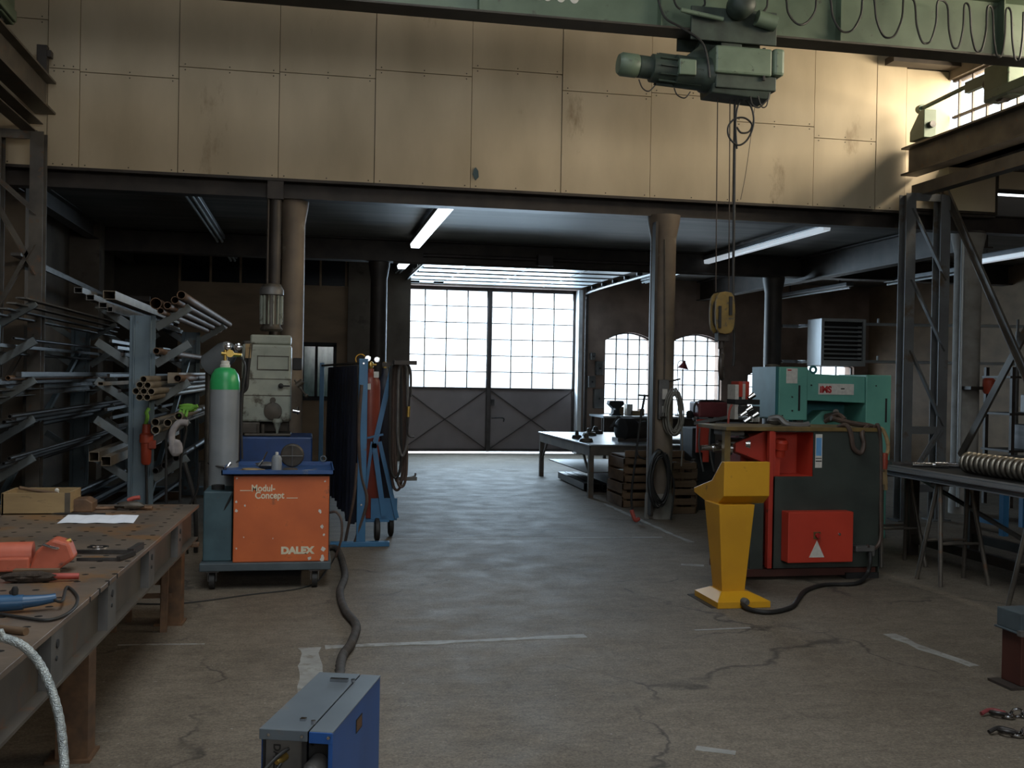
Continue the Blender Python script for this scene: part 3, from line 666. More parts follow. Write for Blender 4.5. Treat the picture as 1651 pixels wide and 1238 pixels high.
# ropes, hook block, pendant cable
rp = thing('hook_block', (hx+.0, hy, 1.75), 'worn yellow hook block with a black swivel hook on the hoist ropes', 'hook block')
A = lambda px, py: at(px, py, 'y', hy)
MB().cyl(A(1157, 158), A(1154, 470), .0055, n=6).build('wire_rope', 'rope', rp, smooth=True)
MB().cyl(A(1177, 158), A(1175, 470), .0055, n=6).build('wire_rope', 'rope', rp, smooth=True)
hb = A(1164, 505); hz = hb.z
o = []
for k in range(16):
    an = 2*PI*k/16; o.append((.095*math.copysign(abs(math.cos(an))**.55, math.cos(an)), .195*math.copysign(abs(math.sin(an))**.7, math.sin(an))))
MB().ext(o, (hb.x-.00, hy-.085, hz), (hb.x, hy-.05, hz), (0, 0, 1)).build('side_plate', 'yellowhook', rp, bevel=.006)
MB().ext(o, (hb.x-.00, hy+.05, hz), (hb.x, hy+.085, hz), (0, 0, 1)).build('side_plate', 'yellowhook', rp, bevel=.006)
MB().ext([(x*.8, y*.7) for x, y in o], (hb.x, hy-.05, hz), (hb.x, hy+.05, hz), (0, 0, 1)).build('sheave', 'mill', rp)
MB().bx(hb.x+.03, hb.x+.06, hy-.10, hy-.085, hz-.02, hz+.15).bx(hb.x-.07, hb.x-.045, hy-.10, hy-.085, hz-.14, hz+.06).build('slot', 'blackmat', rp)
MB().bx(hb.x-.05, hb.x+.06, hy-.05, hy+.05, hz-.26, hz-.17).cyl((hb.x, hy, hz-.33), (hb.x, hy, hz-.25), .03).build('crosshead', 'dark_steel', rp, bevel=.008)
hp = [(0, 0, -.31), (0, 0, -.38), (-.055, 0, -.43), (-.07, 0, -.51), (-.04, 0, -.58), (.02, 0, -.60), (.065, 0, -.55), (.07, 0, -.49)]
MB().tube([(hb.x+.01+x*.55, hy+x*.9, hz+z) for x, y, z in hp], [.03-.0004*i for i in range(60)], n=8, k=5).build('hook', 'dark_steel', rp, smooth=True)
pc = MB().tube([A(1185, 158), A(1184, 300), A(1182, 470), A(1184, 560), A(1182, 590)], .013, n=8).build('pendant_cable', 'rubber', None, smooth=True)
tag(pc, 'thick black pendant control cable hanging straight down right of the hoist ropes', 'cable')
cp = [(1188, 240), (1186, 200), (1190, 170), (1200, 160), (1212, 175), (1215, 200), (1205, 225), (1190, 234), (1176, 222), (1174, 205), (1184, 192), (1200, 190), (1212, 200), (1208, 212), (1195, 214), (1188, 205)]
pc2 = MB().tube([at(x, y, 'y', hy-.03-.012*(i % 3)) for i, (x, y) in enumerate(cp)], .009, n=7).build('cable_coil', 'rubber', None, smooth=True)
tag(pc2, 'loose tangle of black cable looped on the pendant cable below the hoist', 'cable')
wc = MB().tube([A(1217, 172), A(1203, 275), A(1194, 322)], .003, n=5).build('pull_cord', 'rope', None, smooth=True)
tag(wc, 'thin cord slanting down from the hoist beside the cable loops', 'cord')

# crane runways and lattice stanchions
t = thing('crane_runway', (7.17, 4, 4.1), 'dark crane runway beam with a channel below it, upper right', 'crane runway', 'crane runways')
MB().ibeam((7.17, -5.5, 4.36), (7.17, 11.55, 4.36), .22, .34, .022, .014).build('runway_beam', 'truss', t)
MB().bx(7.145, 7.195, -5.5, 11.5, 4.53, 4.565).build('rail', 'mill', t)
MB().chan((7.25, -5.5, 4.0), (7.25, 11.5, 4.0), .14, .14).build('channel', 'truss', t)
q = thing('rail_stop', (7.17, 11.2, 4.57), 'dark wedge-shaped rail stop at the far end of the right runway', 'rail stop')
MB().ext([(0, 0), (.30, 0), (.30, .33), (.2, .33), (0, .12)], (7.09, 11.42, 4.575), (7.25, 11.42, 4.575), (0, 0, 1)).build('block', 'crane', q, bevel=.006)
MB().cyl((7.17, 11.06, 4.72), (7.17, 11.12, 4.72), .04).build('buffer', 'mill', q)
q = MB().cyl((7.15, 10.4, 4.98), (7.15, 11.25, 4.95), .025).cyl((7.15, 11.25, 4.95), (7.15, 11.33, 4.95), .05).bx(7.12, 7.18, 10.0, 10.4, 4.9, 5.02).build('limit_rod', 'crane', None, smooth=True)
tag(q, 'thin buffer rod pointing at the wall from the right crane carriage', 'rod')
t = thing('crane_runway', (-2.74, 4, 4.0), 'dark crane runway beam with a channel below it, upper left', 'crane runway', 'crane runways')
MB().ibeam((-2.74, -5.5, 4.47), (-2.74, 11.55, 4.47), .20, .34, .022, .014).build('runway_beam', 'truss', t)
MB().bx(-2.765, -2.715, -5.5, 11.55, 4.64, 4.675).build('rail', 'mill', t)
MB().chan((-2.82, -5.5, 4.12), (-2.82, 11.5, 4.12), .14, .14).build('channel', 'truss', t)
q = MB().bx(-2.80, -2.70, 11.40, 11.5, 4.70, 4.98).bx(-2.70, -2.66, 11.40, 11.5, 4.86, 4.93).build('rail_stop', 'dark_steel', None, bevel=.005)
tag(q, 'small dark rail stop at the far end of the left runway', 'rail stop')

def stanchion(xa, xb, y, label, ztop, zig, m='truss'):
    t = thing('lattice_stanchion', ((xa+xb)/2, y, 0), label, 'steel column', 'lattice stanchions under the crane runways')
    for x in (xa, xb):
        MB().ibeam((x, y, .02), (x, y, ztop), .13, .16, .01, .008, up=(0, 1, 0)).build('post', m, t)
        MB().bx(x-.12, x+.12, y-.12, y+.12, 0, .02).build('base_plate', m, t)
    for (z0, z1) in zig:
        MB().angle((xa, y-.07, z0), (xb, y-.07, z1), .05, .007).build('lattice_bar', m, t)
    for z in (.35, 1.05, ztop-.08):
        MB().bx(xa, xb, y-.075, y-.05, z, z+.09).build('rung', m, t)
    return t
stanchion(7.04, 7.50, 11.35, 'right lattice stanchion of two grey-brown steel posts under the runway', 3.93, [(3.75, 2.9), (2.9, 2.05), (2.05, 1.15), (.4, 1.1)], 'postgrey')
stanchion(-3.14, -2.74, 11.30, 'left lattice stanchion of brown steel posts behind the tube racks', 4.05, [(3.3, 2.6), (2.1, 2.9), (1.2, 2.0), (3.55, 3.2)])
stanchion(7.10, 7.50, 5.2, 'nearer right-hand lattice stanchion, out at the photo edge', 3.93, [(3.75, 2.9), (2.05, 2.9), (2.05, 1.15)])
stanchion(-3.14, -2.74, 2.0, 'near left-hand lattice stanchion beside the welding table', 4.05, [(3.3, 2.6), (2.1, 2.9), (1.2, 2.0)])
def X7(px, py): return at(px, py, 'x', 7.56)
tag(MB().chan(X7(1517, 292), X7(1665, 630), .03, .11).build('diagonal_brace', 'truss'), 'long steel brace slanting down to the right from the top of the right stanchion', 'brace')
tag(MB().chan(X7(1670, 488)+Vector((.06, 0, 0)), X7(1541, 735)+Vector((.06, 0, 0)), .03, .09).build('diagonal_brace', 'truss'), 'steel brace slanting up to the right, crossing the long one at the right edge', 'brace')

# ================================================================== cantilever racks and bar stock
UPY = (10.35, 14.4)
LEV = [0.62, 0.98, 1.345, 1.71, 2.06]          # arm roots
def rack(xc, near_label, sides):
    t = thing('cantilever_rack', (xc, 12.4, 0), near_label, 'storage rack', 'cantilever racks for tubes and bars')
    for y in UPY+(18.4,) if xc < -2 else UPY:
        MB().ibeam((xc, y, 0.0), (xc, y, 2.17), .235, .16, .012, .012, up=(1, 0, 0)).bx(xc-.117, xc+.117, y-.085, y-.078, .05, 2.17).build('upright', 'rackblue', t, bevel=.003)
        MB().bx(xc-.45, xc+.45, y-.07, y+.07, 0, .11).build('foot', 'rackblue', t, bevel=.004)
        for s in sides:
            for z in LEV:
                MB().bar((xc+s*.11, y-.02, z), (xc+s*.42, y-.02, z+.205), .075, .045, (0, 1, 0)).build('arm', 'rackarm', t, bevel=.003)
    for s in (0,):
        MB().bar((xc, 10.5, .25), (xc, 14.3, 1.9), .05, .05).build('diagonal_tie', 'rackblue', t)
    return t
rack(-1.55, 'blue-grey cantilever rack beside the gas cylinder, nearer the aisle', (-1, 1))
rack(-2.93, 'blue-grey cantilever rack along the left wall, behind the wooden box', (-1, 1))
def bar(kind, x, z, y0, y1, size, m, label, group, x1=None, z1=None):
    p0, p1 = Vector((x, y0, z)), Vector((x1 if x1 is not None else x, y1, z1 if z1 is not None else z)); b = MB()
    if kind == 'tube': b.pipe(p0, p1, size, .005, 14)
    elif kind == 'rhs': b.rhs(p0, p1, size[0], size[1], .005)
    elif kind == 'angle': b.angle(p0, p1, size, .006)
    else: b.bar(p0, p1, size[0], size[1])
    o = b.build({'tube': 'steel_tube', 'rhs': 'box_section', 'angle': 'angle_bar', 'flat': 'flat_bar'}[kind], m, None, smooth=(kind == 'tube'))
    return tag(o, label, {'tube': 'tube', 'rhs': 'box section', 'angle': 'angle bar', 'flat': 'steel bar'}[kind], group)
def arm_z(xc, x, lev, r):   # height of something of half-height r resting on the sloping arm
    return LEV[lev]+abs(abs(x-xc)-.11)*.66+.03+r*1.2
# top of the aisle rack, right side: rusty round tubes
xa = -1.55
tops = [(-1.385, .052, 'large open-ended rusty tube, highest on top of the aisle rack'), (-1.335, .03, 'first rusty tube under the large open-ended one on the aisle rack top'),
        (-1.27, .034, 'second rusty tube from the large open-ended one on the rack top'), (-1.20, .034, 'third rusty tube from the large open-ended one on the rack top'), (-1.14, .038, 'bright-ended rusty tube at the outer tip of the top rack arm')]
for i, (x, r, lab) in enumerate(tops):
    bar('tube', x, arm_z(xa, x, 4, r)+(.075 if i == 0 else 0), 9.9-.05*i, 15.4, r, 'rust', lab, 'rusty tubes on top of the aisle rack')
# top left: box sections
for i, (x, dz, sz, y0) in enumerate(((-1.83, .0, (.07, .05), 9.85), (-1.92, .0, (.07, .05), 9.75), (-2.00, .0, (.07, .05), 9.65), (-1.86, .085, (.11, .08), 10.3), (-1.78, .0, (.05, .05), 9.9))):
    bar('rhs', x, arm_z(xa, x, 4, sz[1]/2)+dz, y0, 15.2, sz, 'tan' if i == 3 else 'dusty',
        ['innermost grey box section of the three on top of the aisle rack', 'middle grey box section of the three on top of the aisle rack', 'outermost grey box section on top of the aisle rack', 'widest tan box section lying over the grey ones on the rack top', 'small box section tight against the rack upright, top level'][i], 'box sections on top of the aisle rack')
bar('tube', -1.36, arm_z(xa, -1.36, 3, .03), 9.8, 15, .03, 'rust', 'single rusty tube alone on the second arm level of the aisle rack', None)
# bundle of eight tubes
k = 0
for (dx, dz) in ((0, 0), (.062, .0), (-.03, .052), (.034, .052), (.095, .05), (0, .106), (.064, .104), (.03, .155)):
    bar('tube', -1.43+dx, 1.40+dz+.02, 9.35, 14.9, .030, 'tan', 'open-ended round tube in the honeycomb bundle beside the near upright', 'tube bundle beside the near upright'); k += 1
bar('tube', -1.19, arm_z(xa, -1.19, 2, .035), 9.95, 15, .035, 'rust', 'rusty tube right of the honeycomb bundle, third arm level', None)
bar('flat', -1.26, arm_z(xa, -1.26, 2, .06)+.02, 10.2, 15, (.10, .10), 'tan', 'square brown bar right of the honeycomb bundle', None)
for i, x in enumerate((-1.33, -1.24, -1.36, -1.15)):
    bar('tube', x, arm_z(xa, x, 1, .035)+(.08 if i == 2 else 0), (9.6, 9.7, 9.8, 9.72)[i], 15, .036, 'tan', ['innermost tan tube beside the upright, fourth arm level', 'outer tan tube on the fourth arm level', 'upper tan tube lying on two others, fourth arm level', 'outermost tan tube on the fourth arm level, under the lime green glove'][i], 'tan tubes on the fourth arm level')
for i, x in enumerate((-1.38, -1.30, -1.2)):
    bar('tube', x, arm_z(xa, x, 0, .03), 10.0, 15.2, .03, 'mill', 'dark tube on the lowest arm of the aisle rack, right side', 'dark tubes low on the aisle rack')
# left side of the aisle rack
bar('rhs', -1.85, arm_z(xa, -1.85, 2, .02), 9.9, 15, (.05, .035), 'tan', 'small pale-ended box section on the middle left arm of the aisle rack', None)
bar('rhs', -1.80, arm_z(xa, -1.80, 3, .04)+.02, 13.2, 17, (.10, .07), 'dusty', 'grey channel end showing between the two racks, second level', None)
for i, (x, dz) in enumerate(((-1.86, .02), (-1.78, -.03))):
    bar('rhs', x, .86+dz, 9.7+.12*i, 14.8, (.085, .085), 'tan', ['upper left of the two square tubes end-on beside the near upright', 'lower right of the two square tubes end-on beside the near upright'][i], 'two square tubes')
for i in range(9):
    x = -1.72-.035*i; lv = (3, 2, 1)[i % 3]
    bar('flat', x, arm_z(xa, x, lv, .015), 10.2+.1*i, 15.5, (.028, .03), 'mill', 'thin dark bar on the left arms of the aisle rack', 'thin dark bars, aisle rack left side')
# wall rack
xb = -2.93
for i in range(4):
    x = -2.76+.075*i
    bar('flat', x, arm_z(xb, x, 4, .01)-.01, 9.9, 15.6-.3*i, (.085, .014), 'dusty', 'thin grey plate strip lying on the top arms of the wall rack', 'plate strips on the wall rack top')
for lv, n, mm, sz in ((3, 3, 'mill', .03), (2, 6, 'mill', .045), (1, 7, 'mill', .04), (0, 7, 'mill', .035)):
    for i in range(n):
        x = -2.79+.30*i/n; sag = .0
        nm = {3: 'second', 2: 'third', 1: 'fourth', 0: 'lowest'}[lv]
        if lv == 2 and i < 3:
            bar('angle', x, arm_z(xb, x, lv, .0)-.01+.03*i, 9.75+.07*i, 15, .075-.01*i, 'dusty', ['largest pale-ended angle bar in the nested three at the left edge', 'middle pale-ended angle bar nested in the larger one, left edge', 'smallest pale-ended angle bar of the nested three, left edge'][i], 'nested angle bars')
        else:
            bar('flat' if i % 2 else 'tube', x, arm_z(xb, x, lv, sz/2)+.01, (8.2 if lv in (1, 0) and i < 4 else 9.6)+.15*(i % 3), 15.8-.2*(i % 4), (sz, sz) if i % 2 else sz/2, 'rust' if (lv == 2 and i == 4) else mm,
                'dark steel bar on the %s arm level of the wall rack' % nm, 'dark bars, %s level of the wall rack' % nm)
# stock on the floor between the racks
for i in range(14):
    x = -2.72+.075*i; z = .06+.055*(i % 4)+.11
    bar(('tube', 'flat', 'rhs')[i % 3], x, z, 8.6+.17*(i % 5), 14.5, (.028, (.05, .03), (.06, .05))[i % 3], 'mill', 'dark steel length lying low between the two racks', 'dark lengths on the floor between the racks', x1=x+.1, z1=z-.02)
q = thing('timber_bearer', (-2.2, 9.2, 0), 'dark timber bearer on the floor under the steel lengths', 'timber')
for y in (9.3, 11.6, 13.9): MB().bx(-2.80, -1.60, y-.05, y+.05, 0, .10).build('beam', 'crate', q)
# long bar shelf on the left wall pilaster
q = MB().bar((-3.05, 11.7, 2.85), (-3.05, 17.5, 2.75), .10, .03).bar((-2.98, 12.2, 2.80), (-2.95, 16.9, 2.72), .03, .05).build('wall_rail', 'dusty')
tag(q, 'dark rail bars bracketed to the left wall above the racks', 'rail')
q = MB().bx(-3.11, -2.4, 16.5, 16.62, 2.70, 2.78).build('wall_bracket', 'dark_steel'); tag(q, 'short dark bracket on the left wall pilaster', 'bracket')

# things hanging on the rack
t = thing('socket_plug', at(236, 700, 'y', 10.15), 'orange-red power coupling hanging on the near rack upright', 'plug')
P0 = at(236, 706, 'y', 10.15); up = Vector((0, 0, 1))
MB().lathe([(.030, -.25), (.045, -.23), (.05, -.05), (.062, -.04), (.062, .03), (.04, .05), (.036, .13)], P0, n=18).build('body', 'orangeplug', t, smooth=True)
MB().bx(P0.x+.02, P0.x+.085, P0.y-.05, P0.y+.03, P0.z-.10, P0.z-.02).build('flap', 'orangeplug', t, bevel=.01)
MB().tube([P0+Vector((-.01, 0, .12)), P0+Vector((.01, -.03, .20)), P0+Vector((0, -.02, .24)), P0+Vector((0, .13, .27))], .018).build('hanging_strap', 'green', t, smooth=True, label='green strap end')
MB().tube([P0+Vector((0, 0, -.24)), P0+Vector((.01, 0, -.5)), P0+Vector((.015, 0, -.84))], .012).build('cord', 'rubber', t, smooth=True)
g0 = Vector((-1.15, 9.9, 1.285))
t = thing('welding_hose', g0, 'grey welding torch hose draped over the tan tubes below the green glove', 'hose')
MB().tube([at(x, y, 'y', 9.75) for x, y in ((268, 812), (268, 740), (270, 700), (285, 684), (300, 690), (292, 740), (290, 810))], .012).build('hose', 'rubber', t, smooth=True)
q = MB().tube([at(x, y, 'y', 9.70) for x, y in ((280, 730), (277, 700), (288, 682), (303, 682))], [.03]*40, n=10).blob(at(283, 722, 'y', 9.7), (.06, .03, .08), 3)
tag(q.build('rag', 'rag', None, smooth=True), 'pale grey rag hung over the tan tubes next to the green glove', 'rag')
q = MB().blob(g0+Vector((.06, 0, .03)), (.085, .04, .04), 5, 12, .3).tube([g0+Vector((.10, -.02, .03)), g0+Vector((.15, -.03, .05))], .018)
for k in range(3): q.tube([g0+Vector((.0+.03*k, -.03, .01)), g0+Vector((-.01+.03*k, -.05, -.05))], .013)
tag(q.build('work_glove', 'green', None, smooth=True), 'lime green work glove lying on the tan tubes of the aisle rack', 'glove')
q = MB().tube([at(x, y, 'y', 9.6) for x, y in ((322, 745), (318, 790), (305, 815), (296, 835))]+[Vector((-1.05, 9.7, .01))], .010).tube([at(x, y, 'y', 9.65) for x, y in ((297, 745), (312, 800), (316, 850))]+[Vector((-.98, 9.7, .02))], .02)
tag(q.build('hanging_hose', 'rubber', None, smooth=True), 'dark hose hanging between the rack and the gas cylinder', 'hose')

# ================================================================== welding table, front left
TH = .75
c0 = Vector((-.72, 7.29, 0)); ang = math.atan2(-.16, -4.0)      # long side runs towards the camera
ux = Vector((math.cos(math.atan2(.04, 1)), -math.sin(.04), 0)); uy = Vector((.04, 1, 0)).normalized()
ux = Vector((uy.y, -uy.x, 0))
TM = Matrix(((ux.x, uy.x, 0, c0.x), (ux.y, uy.y, 0, c0.y), (0, 0, 1, 0), (0, 0, 0, 1)))     # local: x to the right, y away, origin = far right corner on the floor
def T(x, y, z): return TM @ Vector((x, y, z))
t = thing('welding_table', T(-.9, -2.4, 0), 'big rusty steel welding table with a perforated top, front left', 'table')
MB(TM).bx(-2.3, 0, -4.6, 0, TH-.022, TH).build('tabletop', 'tabletop', t, bevel=.002)
MB(TM).bx(-.055, -.045, -4.55, -.03, TH-.215, TH-.022).bx(-.10, .0, -4.55, -.03, TH-.227, TH-.215).bx(-2.25, -.05, -.05, -.04, TH-.215, TH-.022).bx(-2.25, -.05, -.09, .0, TH-.227, TH-.215).build('side_channel', 'truss', t)
for y in (-.75, -1.65, -2.55, -3.4):
    r = MB(TM).bx(-.045, -.004, y-.075, y+.075, TH-.215, TH-.022).build('rib_plate', 'dusty', t)
    MB(TM).cyl((-.004, y, TH-.07), (.000, y, TH-.07), .016, n=12).build('bolt_hole', 'blackmat', r)
    MB(TM).cyl((-.004, y-.01, TH-.12), (.0, y-.01, TH-.12), .009, n=10).build('bolt_hole', 'blackmat', r)
for (x, y) in ((-.13, -.22), (-.13, -2.62), (-2.1, -.22), (-2.1, -2.6), (-.13, -4.3)):
    l = MB(TM).chan((x, y, .012), (x, y, TH-.227), .13, .13, .010, up=(0, 1, 0)).build('leg', 'rust', t)
    MB(TM).bx(x-.10, x+.08, y-.09, y+.09, 0, .012).build('foot_plate', 'rust', l)
    MB(TM).ext([(-.06, 0), (.06, 0), (-.02, -.26), (-.06, -.26)], (x-.04, y-.065, TH-.228), (x-.04, y-.055, TH-.228), (0, 0, 1)).build('gusset', 'rust', l)
MB(TM).bx(-.02, .035, -.26, -.20, TH-.25, TH-.22).build('clamp_lug', 'rust', t, bevel=.006)
t = thing('trestle', (-1.0, 6.95, 0), 'small low brown steel trestle standing under the far end of the welding table', 'trestle')
for (x, y) in ((-1.17, 6.85), (-.86, 6.82), (-1.12, 7.12), (-.84, 7.16)):
    MB().angle((x, y, 0), (x+(-.0), y+(.06 if y < 7 else -.06), .50), .04, .006).build('leg', 'rust', t)
MB().bx(-1.18, -.83, 6.86, 6.92, .48, .52).build('top_rail', 'rust', t); MB().bx(-1.17, -.84, 6.9, 6.92, .20, .23).build('stretcher', 'rust', t)

def onT(px, py): return at(px, py, 'z', TH)
# wooden box with tools in it
a, b = onT(5, 829), onT(108, 829)
t = thing('wooden_box', ((a.x+b.x)/2, a.y+.12, TH), 'open pale wooden box standing on the welding table', 'box')
x0, x1, y0, y1 = a.x, b.x+.02, b.y-.02, b.y+.30
MB().bx(x0, x1, y0, y0+.012, TH, TH+.135).build('front_board', 'palewood', t, bevel=.002)
MB().bx(x0, x1, y1-.012, y1, TH, TH+.135).build('back_board', 'palewood', t, bevel=.002)
MB().bx(x0, x0+.012, y0, y1, TH, TH+.135).build('side_board', 'palewood', t); MB().bx(x1-.012, x1, y0, y1, TH, TH+.135).build('side_board', 'palewood', t)
MB().bx(x0, x1, y0, y1, TH, TH+.01).build('bottom_board', 'palewood', t)
MB().bx(x1-.03, x1+.002, y0-.003, y0, TH, TH+.135).build('corner_strip', 'grime', t)
q = MB().tube([(x0+.08, y0+.08, TH+.16), (x0+.18, y0+.12, TH+.135), (x0+.3, y0+.1, TH+.12)], .011)
tag(q.build('hammer_handle', 'crate', None, smooth=True), 'brown tool handle lying across the wooden box', 'tool')
q = MB().bx(x0+.10, x0+.33, y0+.10, y0+.16, TH+.011, TH+.12).bx(x0+.08, x0+.2, y0+.18, y0+.25, TH+.011, TH+.11)
tag(q.build('steel_blocks', 'grime', None, bevel=.01), 'dark steel blocks inside the wooden box', 'steel blocks')
q = MB().lathe([(.012, 0), (.014, .02), (.006, .03)], (x0+.29, y0+.13, TH+.12), n=10)
tag(q.build('spray_nozzle', 'label', None, smooth=True), 'tiny white cap on top of the wooden box contents', 'cap')
p = onT(130, 826); q = MB().ext([(-.06, 0), (.07, 0), (.07, .06), (.03, .085), (-.06, .08)], (p.x, p.y, TH), (p.x, p.y+.16, TH), (0, 0, 1))
tag(q.build('steel_block', 'rust', None, bevel=.006), 'brown steel block against the right end of the wooden box', 'steel block')
p = onT(28, 828); q = MB().ext([(-.08, 0), (.06, 0), (.085, .008), (.03, .02), (-.08, .015)], (p.x, p.y-.04, TH), (p.x, p.y-.005, TH), (0, 0, 1))
tag(q.build('folding_knife', 'tray', None, bevel=.003), 'blue-handled knife in front of the wooden box', 'knife')
q = MB().cyl(onT(52, 829)+Vector((0, -.01, .007)), onT(172, 829)+Vector((0, -.04, .007)), .007, n=8)
tag(q.build('steel_rod', 'mill', None, smooth=True), 'thin steel rod lying between the knife and the paper', 'rod')
a, b, c, d = onT(92, 844), onT(215, 844), onT(224, 831), onT(110, 831)
q = MB(); n = 8
for iz in (0, 1):
    for j in (0, 1):
        for i in range(n+1):
            base = (a if j == 0 else d).lerp(b if j == 0 else c, i/n); q.v.append(base+Vector((0, 0, .001+.0007*iz+.005*math.sin(i*1.1+j)**2)))
f = lambda iz, j, i: iz*2*(n+1)+j*(n+1)+i
for i in range(n):
    q.f += [(f(1, 0, i), f(1, 0, i+1), f(1, 1, i+1), f(1, 1, i)), (f(0, 0, i), f(0, 1, i), f(0, 1, i+1), f(0, 0, i+1)), (f(0, 0, i), f(0, 0, i+1), f(1, 0, i+1), f(1, 0, i)), (f(0, 1, i), f(1, 1, i), f(1, 1, i+1), f(0, 1, i+1))]
q.f += [(f(0, 0, 0), f(1, 0, 0), f(1, 1, 0), f(0, 1, 0)), (f(0, 0, n), f(0, 1, n), f(1, 1, n), f(1, 0, n))]
tag(q.build('sheet_of_paper', 'paper'), 'white sheet of paper lying on the welding table', 'paper')
p = onT(215, 822)
t = thing('earth_clamp', p, 'rusty earth clamp with a red grip at the far corner of the welding table', 'clamp')
MB().blob(p+Vector((-.02, 0, .03)), (.09, .05, .03), 8, 10, .3).ext([(-.10, 0), (-.02, .0), (-.02, .05), (-.08, .03)], p+Vector((0, -.03, 0)), p+Vector((0, .03, 0)), (0, 0, 1)).build('jaw', 'grime', t, smooth=True)
MB().tube([p+Vector((-.035, 0, .06)), p+Vector((.0, 0, .075)), p+Vector((.04, .0, .08))], .014).build('grip', 'redplastic', t, smooth=True)
MB().tube([p+Vector((-.06, 0, .02)), p+Vector((-.15, .02, .01)), p+Vector((-.26, .0, .012))], .012).tube([p+Vector((.02, 0, .02)), p+Vector((.12, -.02, .012))], .015).build('lead', 'rust', t, smooth=True)
q = MB().hollow(circ(24, .052), circ(24, .028), onT(158, 883), onT(158, 883)+Vector((0, 0, .006)))
tag(q.build('washer', 'chrome', None, smooth=True), 'flat bright steel ring lying on the welding table', 'ring')
t = thing('marking_square', onT(160, 890), 'dark T-shaped marking-out squares lying on the welding table beyond the red handle', 'tool')
a, b = onT(100, 893), onT(212, 893)
MB().bar(a+Vector((0, 0, .012)), b+Vector((0, 0, .012)), .018, .016).bar(b+Vector((0, -.03, .016)), b+Vector((.02, .16, .016)), .03, .03).build('blade', 'mill', t)
a, b = onT(135, 904), onT(192, 904)
MB().bar(a+Vector((-.03, 0, .008)), b+Vector((0, -.0, .008)), .016, .012).bar(b+Vector((0, -.02, .014)), b+Vector((.045, .13, .014)), .02, .02).build('small_blade', 'mill', t)
MB().cyl(onT(94, 893)+Vector((0, 0, .016)), onT(120, 893)+Vector((0, 0, .016)), .014, n=10).build('handle', 'crate', t)
# orange power tool
p = onT(10, 925)
t = thing('orange_grinder', p, 'large orange power tool lying on its side on the welding table', 'power tool')
tm = Matrix.Translation(p)@Matrix.Rotation(.06, 4, 'Z')
pr = [(.055*math.cos(a_)*1.05, .05+.062*math.sin(a_)) for a_ in [PI*k/8 for k in range(9)]]+[(-.05, .02), (.05, .02)]
MB(tm).ext([(x, y) for x, y in pr], (-.28, .04, .02), (.10, .05, .02), (0, 0, 1)).build('motor_housing', 'salmon', t, smooth=True)
MB(tm).ext([(-.0, 0), (.12, 0), (.19, .05), (.165, .12), (.10, .14), (.03, .09)], (.09, -.02, .01), (.09, .10, .01), (0, 0, 1)).build('gear_head', 'salmon', t, bevel=.012)
MB(tm).bx(-.28, .10, -.045, -.015, .015, .075).build('lower_guard', 'salmon', t, bevel=.008)
MB(tm).cyl((.19, .03, .11), (.255, .05, .135), .011).cyl((.17, .02, .07), (.25, .02, .06), .014).build('spindle', 'brass', t, smooth=True)
MB(tm).tube([(.15, -.03, .13), (.21, -.02, .11), (.23, .03, .12)], .006).build('lever', 'chrome', t, smooth=True)
p = onT(60, 938)
t = thing('hand_brush', p, 'dusty brown bristle brush with a red handle on the welding table', 'brush')
MB().blob(p+Vector((-.03, .0, .022)), (.115, .035, .024), 2, 14, .22).build('bristles', 'bristle', t)
MB().bar(p+Vector((-.10, .03, .042)), p+Vector((.08, .03, .04)), .04, .016).build('brush_back', 'crate', t)
MB().tube([p+Vector((.05, -.0, .022)), p+Vector((.10, .0, .022)), p+Vector((.165, .005, .02))], .0135, n=10).build('handle', 'redplastic', t, smooth=True)
# blue grinder and its cable
p = onT(20, 990)
t = thing('angle_grinder', p, 'blue angle grinder lying at the left edge of the welding table', 'power tool')
MB().cyl(p+Vector((-.10, .02, .035)), p+Vector((.03, .03, .037)), .033, .028, 18).build('motor_housing', 'toolblue', t, smooth=True)
MB().tube([p+Vector((.02, .03, .037)), p+Vector((.09, .045, .04)), p+Vector((.135, .06, .045))], [.026, .024, .022, .02, .018, .017, .017], n=12, k=3).build('rear_handle', 'toolblue', t, smooth=True)
MB().cyl(p+Vector((.0, .025, .06)), p+Vector((-.03, .10, .06)), .009).lathe([(.01, 0), (.013, .03), (.008, .04)], p+Vector((0, .03, .055)), n=10).build('side_handle', 'blackmat', t, smooth=True)
MB().tube([p+Vector((.12, .06, .043)), p+Vector((.155, .065, .03)), onT(108, 950)+Vector((0, 0, .01)), onT(125, 966)+Vector((0, 0, .008)), onT(115, 988)+Vector((0, 0, .008)), onT(80, 1003)+Vector((0, 0, .008)), onT(30, 998)+Vector((0, 0, .008)), onT(-30, 988)+Vector((0, 0, .008))], .006, n=8).build('mains_cable', 'rubber', t, smooth=True)
q = MB().cyl(onT(-30, 1015)+Vector((0, 0, .012)), onT(42, 1024)+Vector((0, 0, .012)), .011, .014, n=10)
tag(q.build('wooden_stick', 'crate', None, smooth=True), 'brown wooden tool handle in front of the blue grinder', 'handle')
q = MB().tube([(-1.5, 3.32, TH+.03), at(-30, 1024, 'y', 3.3), at(0, 1027, 'y', 3.3), at(35, 1040, 'y', 3.3), at(62, 1068, 'y', 3.3), at(82, 1110, 'y', 3.28), at(97, 1165, 'y', 3.25), at(104, 1238, 'y', 3.2), at(108, 1330, 'y', 3.1), Vector((-.72, 2.9, .04)), Vector((-1.0, 2.7, .02))], .0135, n=12, k=8, rib=.05)
tag(q.build('braided_hose', 'braid', None, smooth=True), 'silver braided hose arching over the near edge of the welding table', 'hose')

